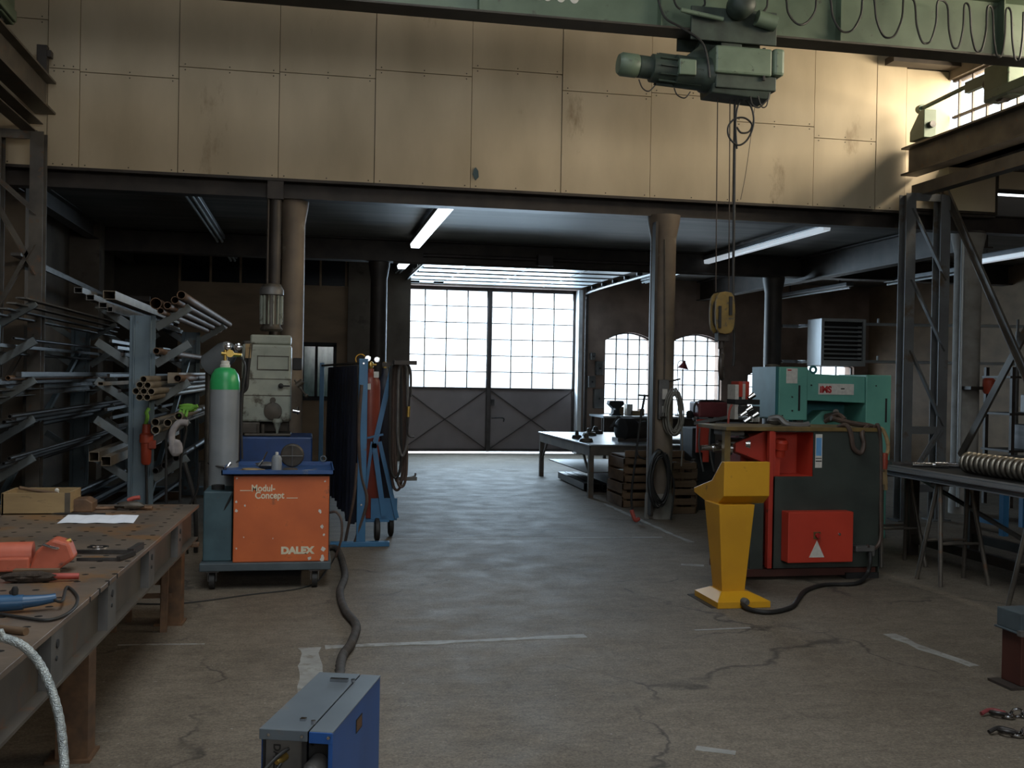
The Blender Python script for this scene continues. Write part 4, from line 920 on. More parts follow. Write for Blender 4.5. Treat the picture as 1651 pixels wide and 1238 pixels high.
# ================================================================== welding power source on its trolley
t = thing('welding_power_source', (-.19, 8.5, 0), 'chipped orange welding power source on a castered trolley', 'welding machine')
X0, X1, Y0, Y1 = -.55, .165, 8.10, 8.85
MB().bx(X0-.24, X1+.02, Y0-.03, Y1+.15, .145, .205).build('trolley_frame', 'chassis', t, bevel=.006)
bd = MB().bx(X0, X1, Y0, Y1, .205, .865).build('casing', 'orange', t, bevel=.008)
MB().bx(X1, X1+.006, Y0+.05, Y1-.05, .25, .84).build('side_louvres', 'blackmat', bd)
MB().tube([(X0+.0, Y0-.001, .862), ((X0+X1)/2, Y0-.001, .858), (X1, Y0-.001, .863)], .002, n=4).build('seam', 'blackmat', bd)
tx = lambda px, py: at(px, py, 'y', Y0)
p = tx(405, 792); text('Modul-', bd, (p.x, Y0-.0012, p.z), .072, 'white', sx=.86, bold=.0016)
p = tx(411, 803.5); text('Concept', bd, (p.x, Y0-.0012, p.z), .072, 'white', sx=.86, bold=.0016)
a, b = tx(387, 790.5), tx(405, 790.5); MB().bx(a.x, b.x, Y0-.0025, Y0-.0002, a.z-.004, a.z+.001).build('printed_line', 'white', bd)
a, b = tx(462, 802.5), tx(480, 802.5); MB().bx(a.x, b.x, Y0-.0025, Y0-.0002, a.z-.004, a.z+.001).build('printed_line', 'white', bd)
p = tx(453, 892.5); text('DALEX', bd, (p.x, Y0-.0012, p.z), .072, 'white', sx=1.08, bold=.0045)
rnd = random.Random(4)
for (px, py, s_) in ((516, 824, 6), (519, 849, 6), (522, 862, 4), (521, 885, 8), (520, 900, 9), (499, 900, 7), (381, 809, 4), (381, 823, 5), (395, 815, 3), (382, 771, 3), (524, 776, 3), (393, 866, 2), (440, 868, 2), (381, 884, 3)):
    p = tx(px, py); o = [(s_*.0022*(.6+.6*rnd.random())*math.cos(a_), s_*.0026*(.6+.7*rnd.random())*math.sin(a_)) for a_ in [2*PI*k/9 for k in range(9)]]
    MB().ext(o, (p.x, Y0-.0012, p.z), (p.x, Y0+.001, p.z), (0, 0, 1)).build('paint_chip', 'label', bd)
tr = MB().bx(X0-.09, X1+.035, Y0-.03, Y1+.03, .872, .88).bx(X0-.09, X1+.035, Y0-.03, Y0-.02, .872, .91).bx(X0-.09, X1+.035, Y1+.02, Y1+.03, .872, .91).bx(X0-.09, X0-.08, Y0-.03, Y1+.03, .872, .91).bx(X1+.025, X1+.035, Y0-.03, Y1+.03, .872, .91).build('tool_tray', 'tray', t)
MB().bx(X0+.02, X1-.02, Y0+.02, Y1-.02, .864, .873).build('lid', 'chassis', t)
MB().torus((X1-.04, Y1-.0, .935), .022, .006, (0, 1, 0), 16, 6).build('lifting_eye', 'bluetop', t, smooth=True)
cl = MB().bx(X0-.225, X0-.012, Y0+.06, Y0+.47, .205, .74).build('cooling_unit', 'teal', t, bevel=.01)
MB().cyl((X0-.13, Y0+.2, .74), (X0-.13, Y0+.2, .775), .05, n=16).build('filler_cap', 'blackmat', cl, smooth=True)
MB().tube([(X0-.0, Y0+.05, .74), (X0-.08, Y0+.07, .58), (X0-.16, Y0+.085, .40), (X0-.21, Y0+.12, .26), (X0-.23, Y0+.2, .21)], .009).build('lead', 'rubber', cl, smooth=True)
MB().tube([(X1+.005, Y0+.15, .56), (X1+.06, Y0+.13, .565), (X1+.10, Y0+.10, .50), (X1+.10, Y0+.10, .36), (X1+.06, Y0+.15, .21)], .010).build('mains_lead', 'hose', t, smooth=True)
for (x, y) in ((X0-.15, Y0+.06), (X1-.10, Y0+.06), (X0-.15, Y1+.05), (X1-.10, Y1+.05)):
    c = MB().bx(x-.045, x+.045, y-.04, y+.04, .128, .145).bx(x-.032, x-.026, y-.035, y+.03, .06, .13).bx(x+.026, x+.032, y-.035, y+.03, .06, .13).build('caster_fork', 'dusty', t)
    MB().cyl((x-.02, y-.01, .066), (x+.02, y-.01, .066), .066, n=22).build('wheel', 'rubber', c, smooth=True)
# grey cylinder with a green shoulder
cx, cy = -.672, 8.70
t = thing('gas_cylinder', (cx, cy, .21), 'tall light grey gas cylinder with a green shoulder beside the orange welder', 'gas cylinder')
r = .118
MB().lathe([(r-.01, 0), (r, .01), (r, 1.30), (r, 1.31)], (cx, cy, .208), n=32).build('body', 'cylgrey', t, smooth=True)
MB().lathe([(r+.0005, 1.30), (r, 1.36), (r*.9, 1.42), (r*.66, 1.465), (.04, 1.48)], (cx, cy, .208), n=32).build('shoulder', 'cylgreen', t, smooth=True)
MB().lathe([(.04, 1.47), (.04, 1.50), (.034, 1.505), (.034, 1.53), (.02, 1.535)], (cx, cy, .208), n=20).build('neck_ring', 'label', t, smooth=True)
zr = 1.80
rg = MB().cyl((cx, cy, 1.74), (cx, cy, zr+.03), .014).cyl((cx-.03, cy, zr), (cx+.13, cy, zr-.01), .016).cyl((cx+.04, cy-.04, zr), (cx+.04, cy+.02, zr), .03).build('regulator', 'brass', t, smooth=True)
MB().lathe([(.024, 0), (.03, .005), (.03, .03), (.024, .034)], (cx+.02, cy-.0, zr+.055), (0, -1, 0), 18).build('gauge', 'chrome', rg, smooth=True)
MB().lathe([(.024, 0), (.03, .005), (.03, .03), (.024, .034)], (cx+.10, cy-.0, zr+.055), (0, -1, 0), 18).build('gauge', 'chrome', rg, smooth=True)
MB().tube([(cx+.12, cy, zr-.02), (cx+.16, cy-.03, zr-.12), (cx+.135, cy-.05, zr-.4), (cx+.15, cy-.08, .95)], .009).build('gas_hose', 'rubber', t, smooth=True)
q = MB().tube([(cx-.12, cy-.02, .66+.25), (cx, cy-.13, .60+.29), (cx+.12, cy-.03, .93)], .008); q.build('chain', 'mill', t, smooth=True)
# things in the tray
t = thing('spray_bottle', at(446, 757, 'y', 8.3), 'grey round-shouldered bottle standing in the blue tray', 'bottle')
p = Vector((at(446, 757, 'y', 8.3).x, 8.3, .881))
t.location = p
MB().lathe([(.036, 0), (.04, .004), (.04, .095), (.03, .12), (.012, .13)], p, n=22).build('body', 'cylgrey', t, smooth=True)
MB().lathe([(.011, .128), (.013, .135), (.012, .148), (.008, .15)], p, n=14).build('cap', 'label', t, smooth=True)
p = Vector((at(471, 740, 'y', 8.62).x, 8.62, .881)); Rw = .095
t = thing('flap_disc', p, 'dusty brown abrasive wheel standing upright in the blue tray', 'abrasive wheel')
MB().lathe([(Rw-.01, 0), (Rw, .01), (Rw, .04), (Rw-.01, .05)], p+Vector((0, 0, Rw)), (0, 1, .12), 28).build('disc', 'grime', t, smooth=True)
MB().tube([p+Vector((-.0, -.012, .01)), p+Vector((0, -.012, 2*Rw-.01))], .004).tube([p+Vector((-Rw+.01, -.012, Rw)), p+Vector((Rw-.01, -.012, Rw))], .004).build('cross_band', 'dusty', t)
t2 = MB().blob(Vector((at(405, 752, 'y', 8.3).x, 8.3, .892)), (.085, .05, .014), 11, 12, .3).build('sandy_rag', 'palewood', None, smooth=True); tag(t2, 'sandy crumpled rag heap in the left half of the blue tray', 'rag')
t2 = MB().blob(Vector((at(430, 748, 'y', 8.55).x, 8.5, .91)), (.09, .04, .03), 13, 10, .3).build('crumpled_cloth', 'dusty', None, smooth=True); tag(t2, 'dark grey crumpled cloth behind the bottle in the blue tray', 'cloth')
q = MB().bar(at(421, 748, 'y', 8.35), at(431, 728, 'y', 8.4), .012, .004).bar(at(417, 751, 'y', 8.33), at(424, 742, 'y', 8.36), .014, .006)
tag(q.build('wire_cutter', 'chrome'), 'shiny thin tool leaning up behind the bottle in the blue tray', 'tool')
q = MB().lathe([(.055, 0), (.06, .003), (.06, .018), (.05, .026)], (at(468, 752, 'y', 8.28).x, 8.28, .881), n=24)
tag(q.build('dark_disc', 'grime', None, smooth=True), 'dark flat disc in front of the upright abrasive wheel', 'disc')
q = MB().ext([(-.06, 0), (.07, 0), (.09, .006), (.0, .01), (-.05, .007)], (at(498, 756, 'y', 8.25).x, 8.22, .881), (at(498, 756, 'y', 8.25).x, 8.32, .881), (0, 0, 1))
tag(q.build('pale_offcut', 'label'), 'pale flat offcut at the right end of the blue tray', 'offcut')
q = MB().tube([(X0-.07, Y0+.03, .90), (X0-.05, Y0+.02, .93), (X0-.03, Y0+.04, .96)], .008).tube([(X0-.09, Y0+.0, .89), (X0-.07, Y0-.01, .93)], .005)
tag(q.build('torch_tip', 'chrome', None, smooth=True), 'small shiny torch tip hooked over the left end of the blue tray', 'torch tip')
# ribbed supply bundle to the wire feeder
cab = [F(530, 888), F(545, 892), F(556, 930), F(548, 960), F(556, 990), F(574, 1015), F(566, 1045), F(549, 1078)]
cab = [c+Vector((0, 0, .028)) for c in cab]
cab = [Vector((X1-.02, Y1+.2, .12))]+cab+[Vector((.16, 4.6, .06)), Vector((.13, 4.32, .16)), Vector((.13, 4.14, .20))]
q = MB().tube(cab, .026, n=10, k=22, rib=.13).build('hose_bundle', 'bundle', None, smooth=True); tag(q, 'thick dark spiral-wrapped hose bundle snaking across the floor to the blue wire feeder', 'hose')
q = MB().tube([F(205, 974)+Vector((0, 0, .005)), F(290, 974)+Vector((0, 0, .005)), F(400, 960)+Vector((0, 0, .005)), F(497, 946)+Vector((0, 0, .005)), F(530, 915)+Vector((0, 0, .005)), F(548, 880)+Vector((0, 0, .005))], .006)
tag(q.build('floor_cable', 'rubber', None, smooth=True), 'thin black cable on the floor under and beyond the orange welder', 'cable')

# ================================================================== blue wire feeder, front
A0, A1 = Vector((-.14, 3.60, 0)), Vector((.09, 3.50, 0)); dep = Vector((.155, .65, 0))
ux = (A1-A0).normalized(); uy = Vector((-ux.y, ux.x, 0)); uy = Vector((.2, .63, 0)).normalized(); ux = Vector((uy.y, -uy.x, 0))
org = Vector((.095, 3.50, 0)); W_, L_, HZ = .245, .66, .45
FM = Matrix(((ux.x, uy.x, 0, org.x), (ux.y, uy.y, 0, org.y), (0, 0, 1, 0), (0, 0, 0, 1)))
t = thing('wire_feeder', FM@Vector((-.12, .33, 0)), 'blue welding wire feeder with a dusty grey lid, front bottom of the photo', 'wire feeder')
MB(FM).bx(-.004, 0, 0, L_, .03, HZ).bx(-W_, 0, L_-.004, L_, .03, HZ).bx(-W_, -W_+.004, 0, L_, .03, HZ).bx(-W_, 0, 0, L_, .03, .04).build('casing', 'blue', t)
MB(FM).bx(-W_-.004, -.082, -.012, L_+.003, HZ, HZ+.006).bx(-W_-.004, -.082, -.014, -.010, HZ-.03, HZ+.006).build('lid', 'bluetop', t, bevel=.003)
MB(FM).bx(-.078, .003, -.008, L_+.003, HZ-.001, HZ+.005).build('side_cover', 'bluetop', t, bevel=.003)
MB(FM).bx(-.078, .003, -.012, -.007, HZ-.035, HZ+.003).bx(-.012, .0035, -.010, .004, .04, HZ).build('front_edge', 'blue', t, bevel=.002)
MB(FM).bx(-.17, -.10, L_-.12, L_-.10, HZ+.006, HZ+.018).cyl((-.08, L_-.11, HZ+.006), (-.08, L_-.11, HZ+.018), .008).build('lid_latch', 'chrome', t)
MB(FM).bx(-.14, -.12, .08, .10, HZ+.006, HZ+.014).cyl((-.085, .06, HZ+.006), (-.085, .06, HZ+.018), .008).build('lid_hinge', 'chrome', t)
for x in (-W_+.03, -.10, -.01): MB(FM).lathe([(.007, 0), (.005, .005)], (x, -.014, HZ-.012), (0, -1, 0), 10).build('screw', 'chrome', t)
fp = MB(FM).bx(-W_, -.10, .010, .014, .03, HZ-.02).build('front_plate', 'dusty', t)
MB(FM).bx(-W_, -W_+.012, .0, .010, .03, HZ-.03).bx(-.105, -.09, .0, .010, .03, HZ-.03).build('edge_strip', 'blackmat', fp)
p = FM@Vector((-W_+.04, .0085, HZ-.05)); text('DALEX', fp, p, .034, 'blackink', rot=(PI/2, PI/2, math.atan2(ux.y, ux.x)), bold=.001, sx=1.0)
MB(FM).bx(-.10, -.004, .06, .064, .03, HZ-.03).build('recess', 'blackmat', t)
MB(FM).bx(-.09, -.008, -.002, .06, .03, .20).build('lower_box', 'blue', t, bevel=.004)
for (x, z) in ((-.085, HZ-.06), (-.02, HZ-.06), (-.02, HZ-.17)): MB(FM).lathe([(.009, 0), (.006, .006)], (x, .06, z), (0, -1, 0), 12).build('bolt', 'chrome', t)
MB(FM).lathe([(.034, 0), (.034, .06), (.028, .065), (.026, .11)], (-.055, .055, HZ-.12), (-.28, -1, -.25), 20).build('torch_socket', 'dusty', t, smooth=True)
MB(FM).tube([(-.082, -.045, HZ-.145), (-.12, -.16, HZ-.20), (-.2, -.34, HZ-.36), (-.3, -.5, .03), (-.36, -.8, .025)], .026, n=14).build('torch_hose', 'dusty', t, smooth=True)
MB(FM).lathe([(.014, 0), (.014, .04), (.009, .05)], (-.165, .01, HZ-.09), (-.3, -1, -.1), 12).build('gas_fitting', 'brass', t, smooth=True)
MB(FM).tube([(-.15, .0, HZ-.06), (-.19, -.06, HZ-.09), (-.27, -.18, HZ-.20), (-.36, -.34, HZ-.42), (-.5, -.5, .01)], .006).tube([(-.165, -.03, HZ-.10), (-.2, -.10, HZ-.16), (-.27, -.2, HZ-.3), (-.34, -.3, .01)], .005).build('control_lead', 'rubber', t, smooth=True)
MB(FM).bx(.0, .0015, .30, .385, HZ-.105, HZ-.055).build('sticker_frame', 'blackmat', t)
MB(FM).bx(.001, .0022, .307, .378, HZ-.10, HZ-.06).build('sticker', 'rust', t)
for (x, y) in ((-.22, .04), (-.03, .04), (-.22, .6), (-.03, .6)): MB(FM).cyl((x, y, 0), (x, y, .032), .018, n=12).build('foot', 'rubber', t)

# ================================================================== drilling machine behind the welder
DY = 10.95
t = thing('drilling_machine', (-.42, 11.1, 0), 'grimy pale green drilling machine with a finned motor on top', 'drilling machine')
D = lambda px, py, Y=DY: at(px, py, 'y', Y)
a, b = D(388, 680), D(470, 556)
x0, x1, z0, z1 = a.x, b.x, a.z, b.z
hd = MB().bx(x0, x1, DY, DY+.42, z0, z1).build('gear_head', 'machine', t, bevel=.025)
MB().bx(x0+.08, x1-.005, DY+.03, DY+.36, z1, z1+.10).build('top_step', 'machine', hd, bevel=.02)
for zz in (z1-.16-.2, z1-.53): MB().bx(x0-.002, x1+.002, DY-.004, DY+.1, zz, zz+.008).build('seam', 'grime', hd)
fx0, fx1 = D(415, 570).x, D(466, 570).x; fz1, fz0 = D(415, 573).z, D(415, 596).z
MB().bx(fx0, fx1, DY-.008, DY+.01, fz1-.008, fz1).bx(fx0, fx1, DY-.008, DY+.01, fz0, fz0+.008).bx(fx0, fx0+.008, DY-.008, DY+.01, fz0, fz1).bx(fx1-.008, fx1, DY-.008, DY+.01, fz0, fz1).build('cover_frame', 'grime', hd, bevel=.003)
p = D(440, 663); MB().lathe([(.088, 0), (.092, .01), (.088, .03), (.03, .04)], p, (0, -1, 0), 28).build('handwheel', 'grime', hd, smooth=True)
MB().lathe([(.03, 0), (.03, .03)], D(440, 645), (0, -1, 0), 16).build('boss', 'grime', hd, smooth=True)
p = D(453, 622); MB().lathe([(.027, 0), (.027, .04), (.012, .05)], p, (0, -1, 0), 16).cyl(p+Vector((0, -.03, 0)), p+Vector((.09, -.03, 0)), .008).build('selector_knob', 'blackmat', hd, smooth=True)
MB().cyl(D(475, 612), D(492, 636), .012).blob(D(494, 638), (.022, .022, .022), 1, 10, 0).cyl(D(478, 622), D(488, 614), .03).build('feed_lever', 'grime', hd, smooth=True)
MB().cyl(D(472, 662), D(483, 664), .022).cyl(D(480, 655), D(478, 668), .012).build('depth_stop', 'chrome', hd, smooth=True)
MB().bx(D(471, 620).x, D(486, 620).x, DY+.05, DY+.3, D(437, 596).z, D(437, 576).z).build('switch_cover', 'blackmat', hd, bevel=.01)
p = D(447, 684); MB().lathe([(.05, .02), (.05, .06), (.036, .0), (.03, -.03), (.018, -.05), (.012, -.10)], p, n=18).build('spindle', 'machine', hd, smooth=True)
MB().cyl(D(424, 684), D(424, 706), .02).cyl(D(416, 684), D(416, 700), .012).build('guide_rod', 'grime', hd, smooth=True)
MB().bx(D(390, 620).x, D(420, 620).x, DY+.02, DY+.3, D(437, 700).z, z0).build('lower_housing', 'grime', hd, bevel=.015)
# motor
mp_ = D(437, 540, DY+.2); mz0 = mp_.z+.0; mx = mp_.x
mt = MB().lathe([(.10, -.02), (.12, 0), (.105, .02), (.095, .04), (.095, .36), (.11, .37), (.115, .43), (.09, .47), (.03, .48)], (mx, DY+.2, mz0+.06), n=26).build('motor', 'grime', t, smooth=True)

q = MB()
for k in range(14):
    an = 2*PI*k/14; c = Vector((math.cos(an), math.sin(an), 0)); b0 = Vector((mx, DY+.2, mz0+.11))+c*.105
    q.bar(b0, b0+Vector((0, 0, .30)), .010, .03, c)
q.build('cooling_fins', 'machine', mt)
MB().lathe([(.125, 0), (.125, .05), (.11, .08), (.05, .10), (.02, .1)], (mx, DY+.2, mz0+.42), n=26).build('fan_cowl', 'dusty', mt, smooth=True)
MB().bx(x0-.02, x1-.02, DY+.42, DY+.60, .9, z1+.05).build('column', 'grime', t, bevel=.02)
MB().bx(D(388, 745).x, D(503, 745).x, DY-.15, DY+.62, 0, D(437, 703).z).build('base_cabinet', 'machblue', t, bevel=.015)
MB().bx(D(388, 745).x-.05, D(503, 745).x+.03, DY-.25, DY+.62, 0, .06).build('foot_plate', 'grime', t, bevel=.01)
MB().bx(D(395, 620).x, D(470, 620).x, DY-.05, DY+.4, D(437, 703).z, D(437, 700).z+.01).build('work_table', 'grime', t, bevel=.01)
MB().tube([D(404, 555), D(399, 600), D(397, 625), D(388, 640), D(386, 700)], .022).tube([D(398, 560), D(392, 620), D(388, 690)], .014).build('cable_bundle', 'rubber', t, smooth=True)
MB().bx(D(395, 620).x, D(404, 620).x, DY-.02, DY+.02, D(437, 578).z, D(437, 555).z).build('pale_tag', 'palewood', t)
q = MB().cyl((-.395, DY+.75, 2.2), (-.395, DY+.75, 3.6), .065).bx(-.48, -.31, DY+.66, DY+.84, 3.55, 3.78).tube([(-.47, DY+.7, 2.2), (-.47, DY+.7, 3.6)], .014).bx(-.48, -.31, DY+.63, DY+.88, 0, .05).cyl((-.395, DY+.75, 0), (-.395, DY+.75, 2.25), .05)
tag(q.build('supply_duct', 'dark_steel', None, smooth=True), 'dark vertical duct rising behind the drilling machine to the ceiling', 'duct')
q = MB().lathe([(.14, 0), (.13, .25), (.10, .33)], (-1.04, 11.6, 1.72), (.55, -.5, .45), 22).build('extraction_nozzle', 'cylgrey', None, smooth=True)
tag(q, 'grey extraction nozzle behind the gas cylinder and left of the drilling machine', 'nozzle')
MB().cyl((-1.07, 11.64, 0), (-1.07, 11.64, 1.82), .035).build('stand_pipe', 'grime', q)
MB().cyl(Vector((-1.04, 11.6, 1.72))+Vector((.55, -.5, .45)).normalized()*.331, Vector((-1.04, 11.6, 1.72))+Vector((.55, -.5, .45)).normalized()*.335, .055, n=18).build('opening', 'blackmat', q)

# ================================================================== curtain frame and oxy-fuel trolley
t = thing('curtain_frame', (.36, 12.3, 0), 'blue steel frame carrying the dark welding curtain', 'frame')
MB().bx(.465, .55, 10.0, 10.05, .04, 1.80).build('post', 'postblue', t, bevel=.004)
MB().bx(.14, .20, 14.5, 14.56, .04, 1.80).build('post', 'postblue', t, bevel=.004)
MB().bx(.22, .78, 9.98, 10.06, 0, .045).build('foot', 'postblue', t, bevel=.004); MB().bx(-.1, .45, 14.48, 14.58, 0, .045).build('foot', 'postblue', t, bevel=.004)
MB().cyl((.50, 10.02, 1.76), (.17, 14.53, 1.76), .014, n=10).build('top_rod', 'mill', t)
for z in (1.755, .40): MB().lathe([(.012, 0), (.009, .006)], (.508, 10.0, z), (0, -1, 0), 12).build('bolt', 'chrome', t)
def curtain(x0, y0, x1, y1, z0, z1, folds, amp, label):
    b = MB(); n = folds*6; d = Vector((x1-x0, y1-y0, 0)); s = Vector((-d.y, d.x, 0)).normalized(); vs = []
    for i in range(n+1):
        tt = i/n; off = amp*math.sin(tt*folds*2*PI)+amp*.4*math.sin(tt*13)
        for z, k in ((z0, 1.2), (.5*(z0+z1), 1), (z1, .6)):
            for th in (0, .003): vs.append(Vector((x0, y0, z))+d*tt+s*(off*k+th))
    fs = []
    for i in range(n):
        o = i*6; p = o+6; fs += [(o, p, p+2, o+2), (o+2, p+2, p+4, o+4), (o+1, o+3, p+3, p+1), (o+3, o+5, p+5, p+3), (o, o+1, p+1, p), (o+4, p+4, p+5, o+5)]
    fs += [(0, 2, 3, 1), (2, 4, 5, 3), (6*n, 6*n+1, 6*n+3, 6*n+2), (6*n+2, 6*n+3, 6*n+5, 6*n+4)]
    b.add(vs, fs); o = b.build('welding_curtain', 'navy', None, smooth=True); return tag(o, label, 'curtain', 'dark welding curtains')
curtain(.46, 10.25, .345, 12.3, .18, 1.735, 11, .045, 'nearer dark navy welding curtain on the blue frame')
curtain(.34, 12.4, .265, 14.35, .18, 1.735, 10, .045, 'further dark navy welding curtain on the blue frame')

TY = 10.45
t = thing('cylinder_trolley', (.68, 10.55, 0), 'blue two-wheeled cylinder trolley standing beside the welding curtain', 'trolley')
Tt = lambda px, py, Y=TY-.12: at(px, py, 'y', Y)
MB().bar(Tt(633, 590), Tt(603, 722), .05, .02).bar(Tt(603, 715), Tt(619, 832), .05, .02).build('handle_bar', 'postblue', t)
MB().bar(Tt(612, 712), Tt(640, 835), .04, .02).bar(Tt(592, 706), Tt(618, 700), .03, .02).bar(Tt(600, 712), Tt(588, 800), .03, .02).build('frame_bars', 'postblue', t)
MB().bx(.50, .80, TY-.14, TY+.22, .19, .215).bx(.62, .88, TY-.1, TY-.08, .2, .42).build('base_plate', 'postblue', t)
for (x, y) in ((.68, TY-.16), (.84, TY+.16)):
    w = MB().lathe([(.085, 0), (.115, .012), (.115, .045), (.085, .055)], (x-.0275, y, .117), (1, 0, 0), 26).build('wheel', 'rubber', t, smooth=True)
    MB().lathe([(.06, -.002), (.06, .057)], (x-.0275, y, .117), (1, 0, 0), 18).build('hub', 'dusty', w, smooth=True)
MB().tube([Tt(655, 770), Tt(668, 768), Tt(670, 762)], .010).bx(Tt(640, 770).x, Tt(672, 770).x, TY-.15, TY-.09, .60, .64).build('hook_bar', 'dusty', t)
t = thing('fuel_gas_cylinder', (.60, TY+.03, .215), 'dark red gas cylinder standing in the blue trolley', 'gas cylinder')
MB().lathe([(.098, 0), (.104, .01), (.104, 1.30), (.098, 1.37), (.065, 1.43), (.035, 1.45), (.035, 1.49)], (.60, TY+.03, .217), n=28).build('body', 'cylred', t, smooth=True)
MB().lathe([(.02, 0), (.03, .02), (.03, .06), (.015, .08)], (.60, TY+.03, 1.705), n=14).cyl((.54, TY+.03, 1.75), (.66, TY+.03, 1.75), .014).build('valve', 'brass', t, smooth=True)
MB().lathe([(.03, 0), (.034, .006), (.034, .03), (.028, .035)], (.57, TY-.0, 1.81), (0, -1, 0), 18).build('gauge', 'chrome', t, smooth=True)
MB().lathe([(.028, 0), (.031, .006), (.031, .03), (.026, .035)], (.66, TY-.0, 1.80), (0, -1, 0), 18).build('gauge', 'chrome', t, smooth=True)
MB().torus((.50, TY-.02, 1.80), .05, .006, (0, 1, 0), 20, 6).build('guard_ring', 'yellow', t, smooth=True)
MB().bx(.515, .60, TY-.08, TY-.074, 1.50, 1.56).build('paper_tag', 'label', t)
MB().bx(.63, .68, TY-.06, TY-.05, 1.62, 1.68).build('neck_label', 'label', t)
t = thing('oxygen_cylinder', (.80, TY+.28, .215), 'dark blue gas cylinder behind the red one in the trolley', 'gas cylinder')
MB().lathe([(.098, 0), (.104, .01), (.104, 1.25), (.095, 1.34), (.06, 1.40), (.035, 1.43), (.03, 1.5)], (.76, TY+.27, .217), n=28).build('body', 'navy', t, smooth=True)
MB().cyl((.76, TY+.27, 1.7), (.76, TY+.27, 1.78), .02).build('valve', 'brass', t, smooth=True)
# hoses hanging from the trolley handle
rnd = random.Random(2)
for k, (x0, x1, zb, m, lab) in enumerate(((633, 648, 790, 'hose', 'innermost long brown hose loop hanging beside the red cylinder'), (636, 652, 778, 'hose', 'brown hose loop hanging second from the trolley bar'),
        (640, 655, 785, 'hose', 'brown hose loop in the middle of the hanging hoses'), (630, 646, 770, 'rubber', 'black hose loop hanging behind the brown ones'), (643, 656, 735, 'dusty', 'short grey hose loop in the middle of the hanging hoses'))):
    Y = TY-.22-.035*k
    P_ = lambda px, py: at(px, py, 'y', Y)
    q = MB().tube([P_(x0+6, 588), P_(x0, 600), P_(x0-2, 680), P_(x0-1, zb-22), P_((x0+x1)/2-1, zb), P_(x1, zb-20), P_(x1+1, 680), P_(x1, 600), P_(x1-6, 586), P_(x0+8, 587)], .0135, n=8)
    tag(q.build('hanging_hose', m, None, smooth=True), lab, 'hose', 'hoses hanging from the trolley bar')
q = MB().tube([Tt(640, 586, TY-.4), Tt(655, 586, TY-.4), Tt(662, 600, TY-.4), Tt(662, 640, TY-.4)], .012).tube([Tt(661, 635, TY-.4), Tt(659, 665, TY-.4), Tt(658, 700, TY-.4), Tt(668, 704, TY-.4)], .010)
tag(q.build('cutting_torch', 'mill', None, smooth=True), 'steel cutting torch hanging right of the hose loops against the gate', 'torch')
MB().cyl(Tt(659, 655, TY-.4), Tt(658, 672, TY-.4), .018).build('brass_fitting', 'brass', bpy.data.objects['cutting_torch'], smooth=True)
q = MB().tube([(.49, TY-.48, 1.55), (.47, TY-.47, 1.1), (.50, TY-.44, .7), (.56, TY-.45, .45), (.5, TY-.44, .2), (.44, TY-.42, .012), (.36, TY-.4, .012)], .016).tube([(.46, TY-.44, .8), (.44, TY-.46, .5), (.40, TY-.42, .25), (.36, TY-.35, .012)], .014)
tag(q.build('draped_cable', 'hose', None, smooth=True), 'brown cable draped down the near blue curtain post to the floor', 'cable')
q = MB().bx(.80, .84, TY-.46, TY-.20, 1.75, 1.79).bx(.80, 1.02, TY-.44, TY-.40, 1.75, 1.79).bx(.70, .84, TY-.24, TY-.20, 1.73, 1.77)
q.build('hose_bracket', 'dark_steel', bpy.data.objects['cylinder_trolley'])

# ================================================================== hoses and box on the column by the crates
q = MB().bx(4.03, 4.16, 11.60, 11.645, 1.18, 1.65); o = q.build('switch_box', 'dusty', None, bevel=.008); tag(o, 'tall grey switch box fixed to the column above the beige cable coil', 'switch box')
MB().bx(4.065, 4.125, 11.57, 11.60, 1.42, 1.54).build('socket', 'label', o, bevel=.004)
MB().bx(4.07, 4.12, 11.575, 11.60, 1.26, 1.34).build('switch', 'label', o, bevel=.004)
MB().tube([(4.10, 11.62, 1.65), (4.10, 11.635, 2.2), (4.08, 11.64, 3.3)], .010).build('conduit', 'grime', o, smooth=True)
def coil(name, c, rx, rz, n, r, m, label, y0, dy=.014, seed=1, tail=None):
    rnd = random.Random(seed); pts = []
    for k in range(n*12+1):
        a = 2*PI*k/12+PI/2; j = (1+rnd.uniform(-.04, .04))*(1-.30*((k//12*7)%10)/10); pts.append((c.x+rx*j*math.cos(a)+.01*math.sin(k), y0-dy*k/12, c.z+rz*j*math.sin(a)))
    if tail: pts += tail
    o = MB().tube(pts, r, n=6, k=3).build(name, m, None, smooth=True)
    return tag(o, label, 'cable coil')
cc = at(1086, 665, 'y', 11.5)
coil('cable_coil', cc, .105, .28, 13, .008, 'beige', 'beige cable coil hanging on the column beside the arched window', 11.56, .010, 3, [(cc.x+.06, 11.42, cc.z-.1), (cc.x+.085, 11.42, cc.z-.35), (cc.x+.08, 11.43, cc.z-.62)])
cc = at(1066, 772, 'y', 11.45)
coil('cable_coil', cc, .125, .34, 9, .010, 'rubber', 'black cable coil hanging low on the column, below the beige one', 11.56, .014, 9, [(cc.x+.15, 11.46, cc.z), (cc.x+.16, 11.46, cc.z-.2), (cc.x+.13, 11.46, .02)])
q = MB().cyl((4.14, 11.66, 1.62), (4.22, 11.42, 1.66), .010).cyl((4.06, 11.66, 1.20), (4.06, 11.38, 1.22), .010)
tag(q.build('wall_hook', 'grime'), 'steel hooks on the column carrying the cable coils', 'hook')
q = MB().tube([at(1040, 636, 'y', 11.3), at(1032, 680, 'y', 11.3), at(1026, 730, 'y', 11.3), at(1018, 800, 'y', 11.3), at(1023, 838, 'y', 11.3)], .014).tube([at(1026, 720, 'y', 11.3), at(1030, 735, 'y', 11.28), at(1040, 740, 'y', 11.3)], .010)
o = q.build('long_handled_tool', 'blackmat', None, smooth=True); tag(o, 'thin dark long-handled tool leaning in front of the crates, left of the column', 'long-handled tool')
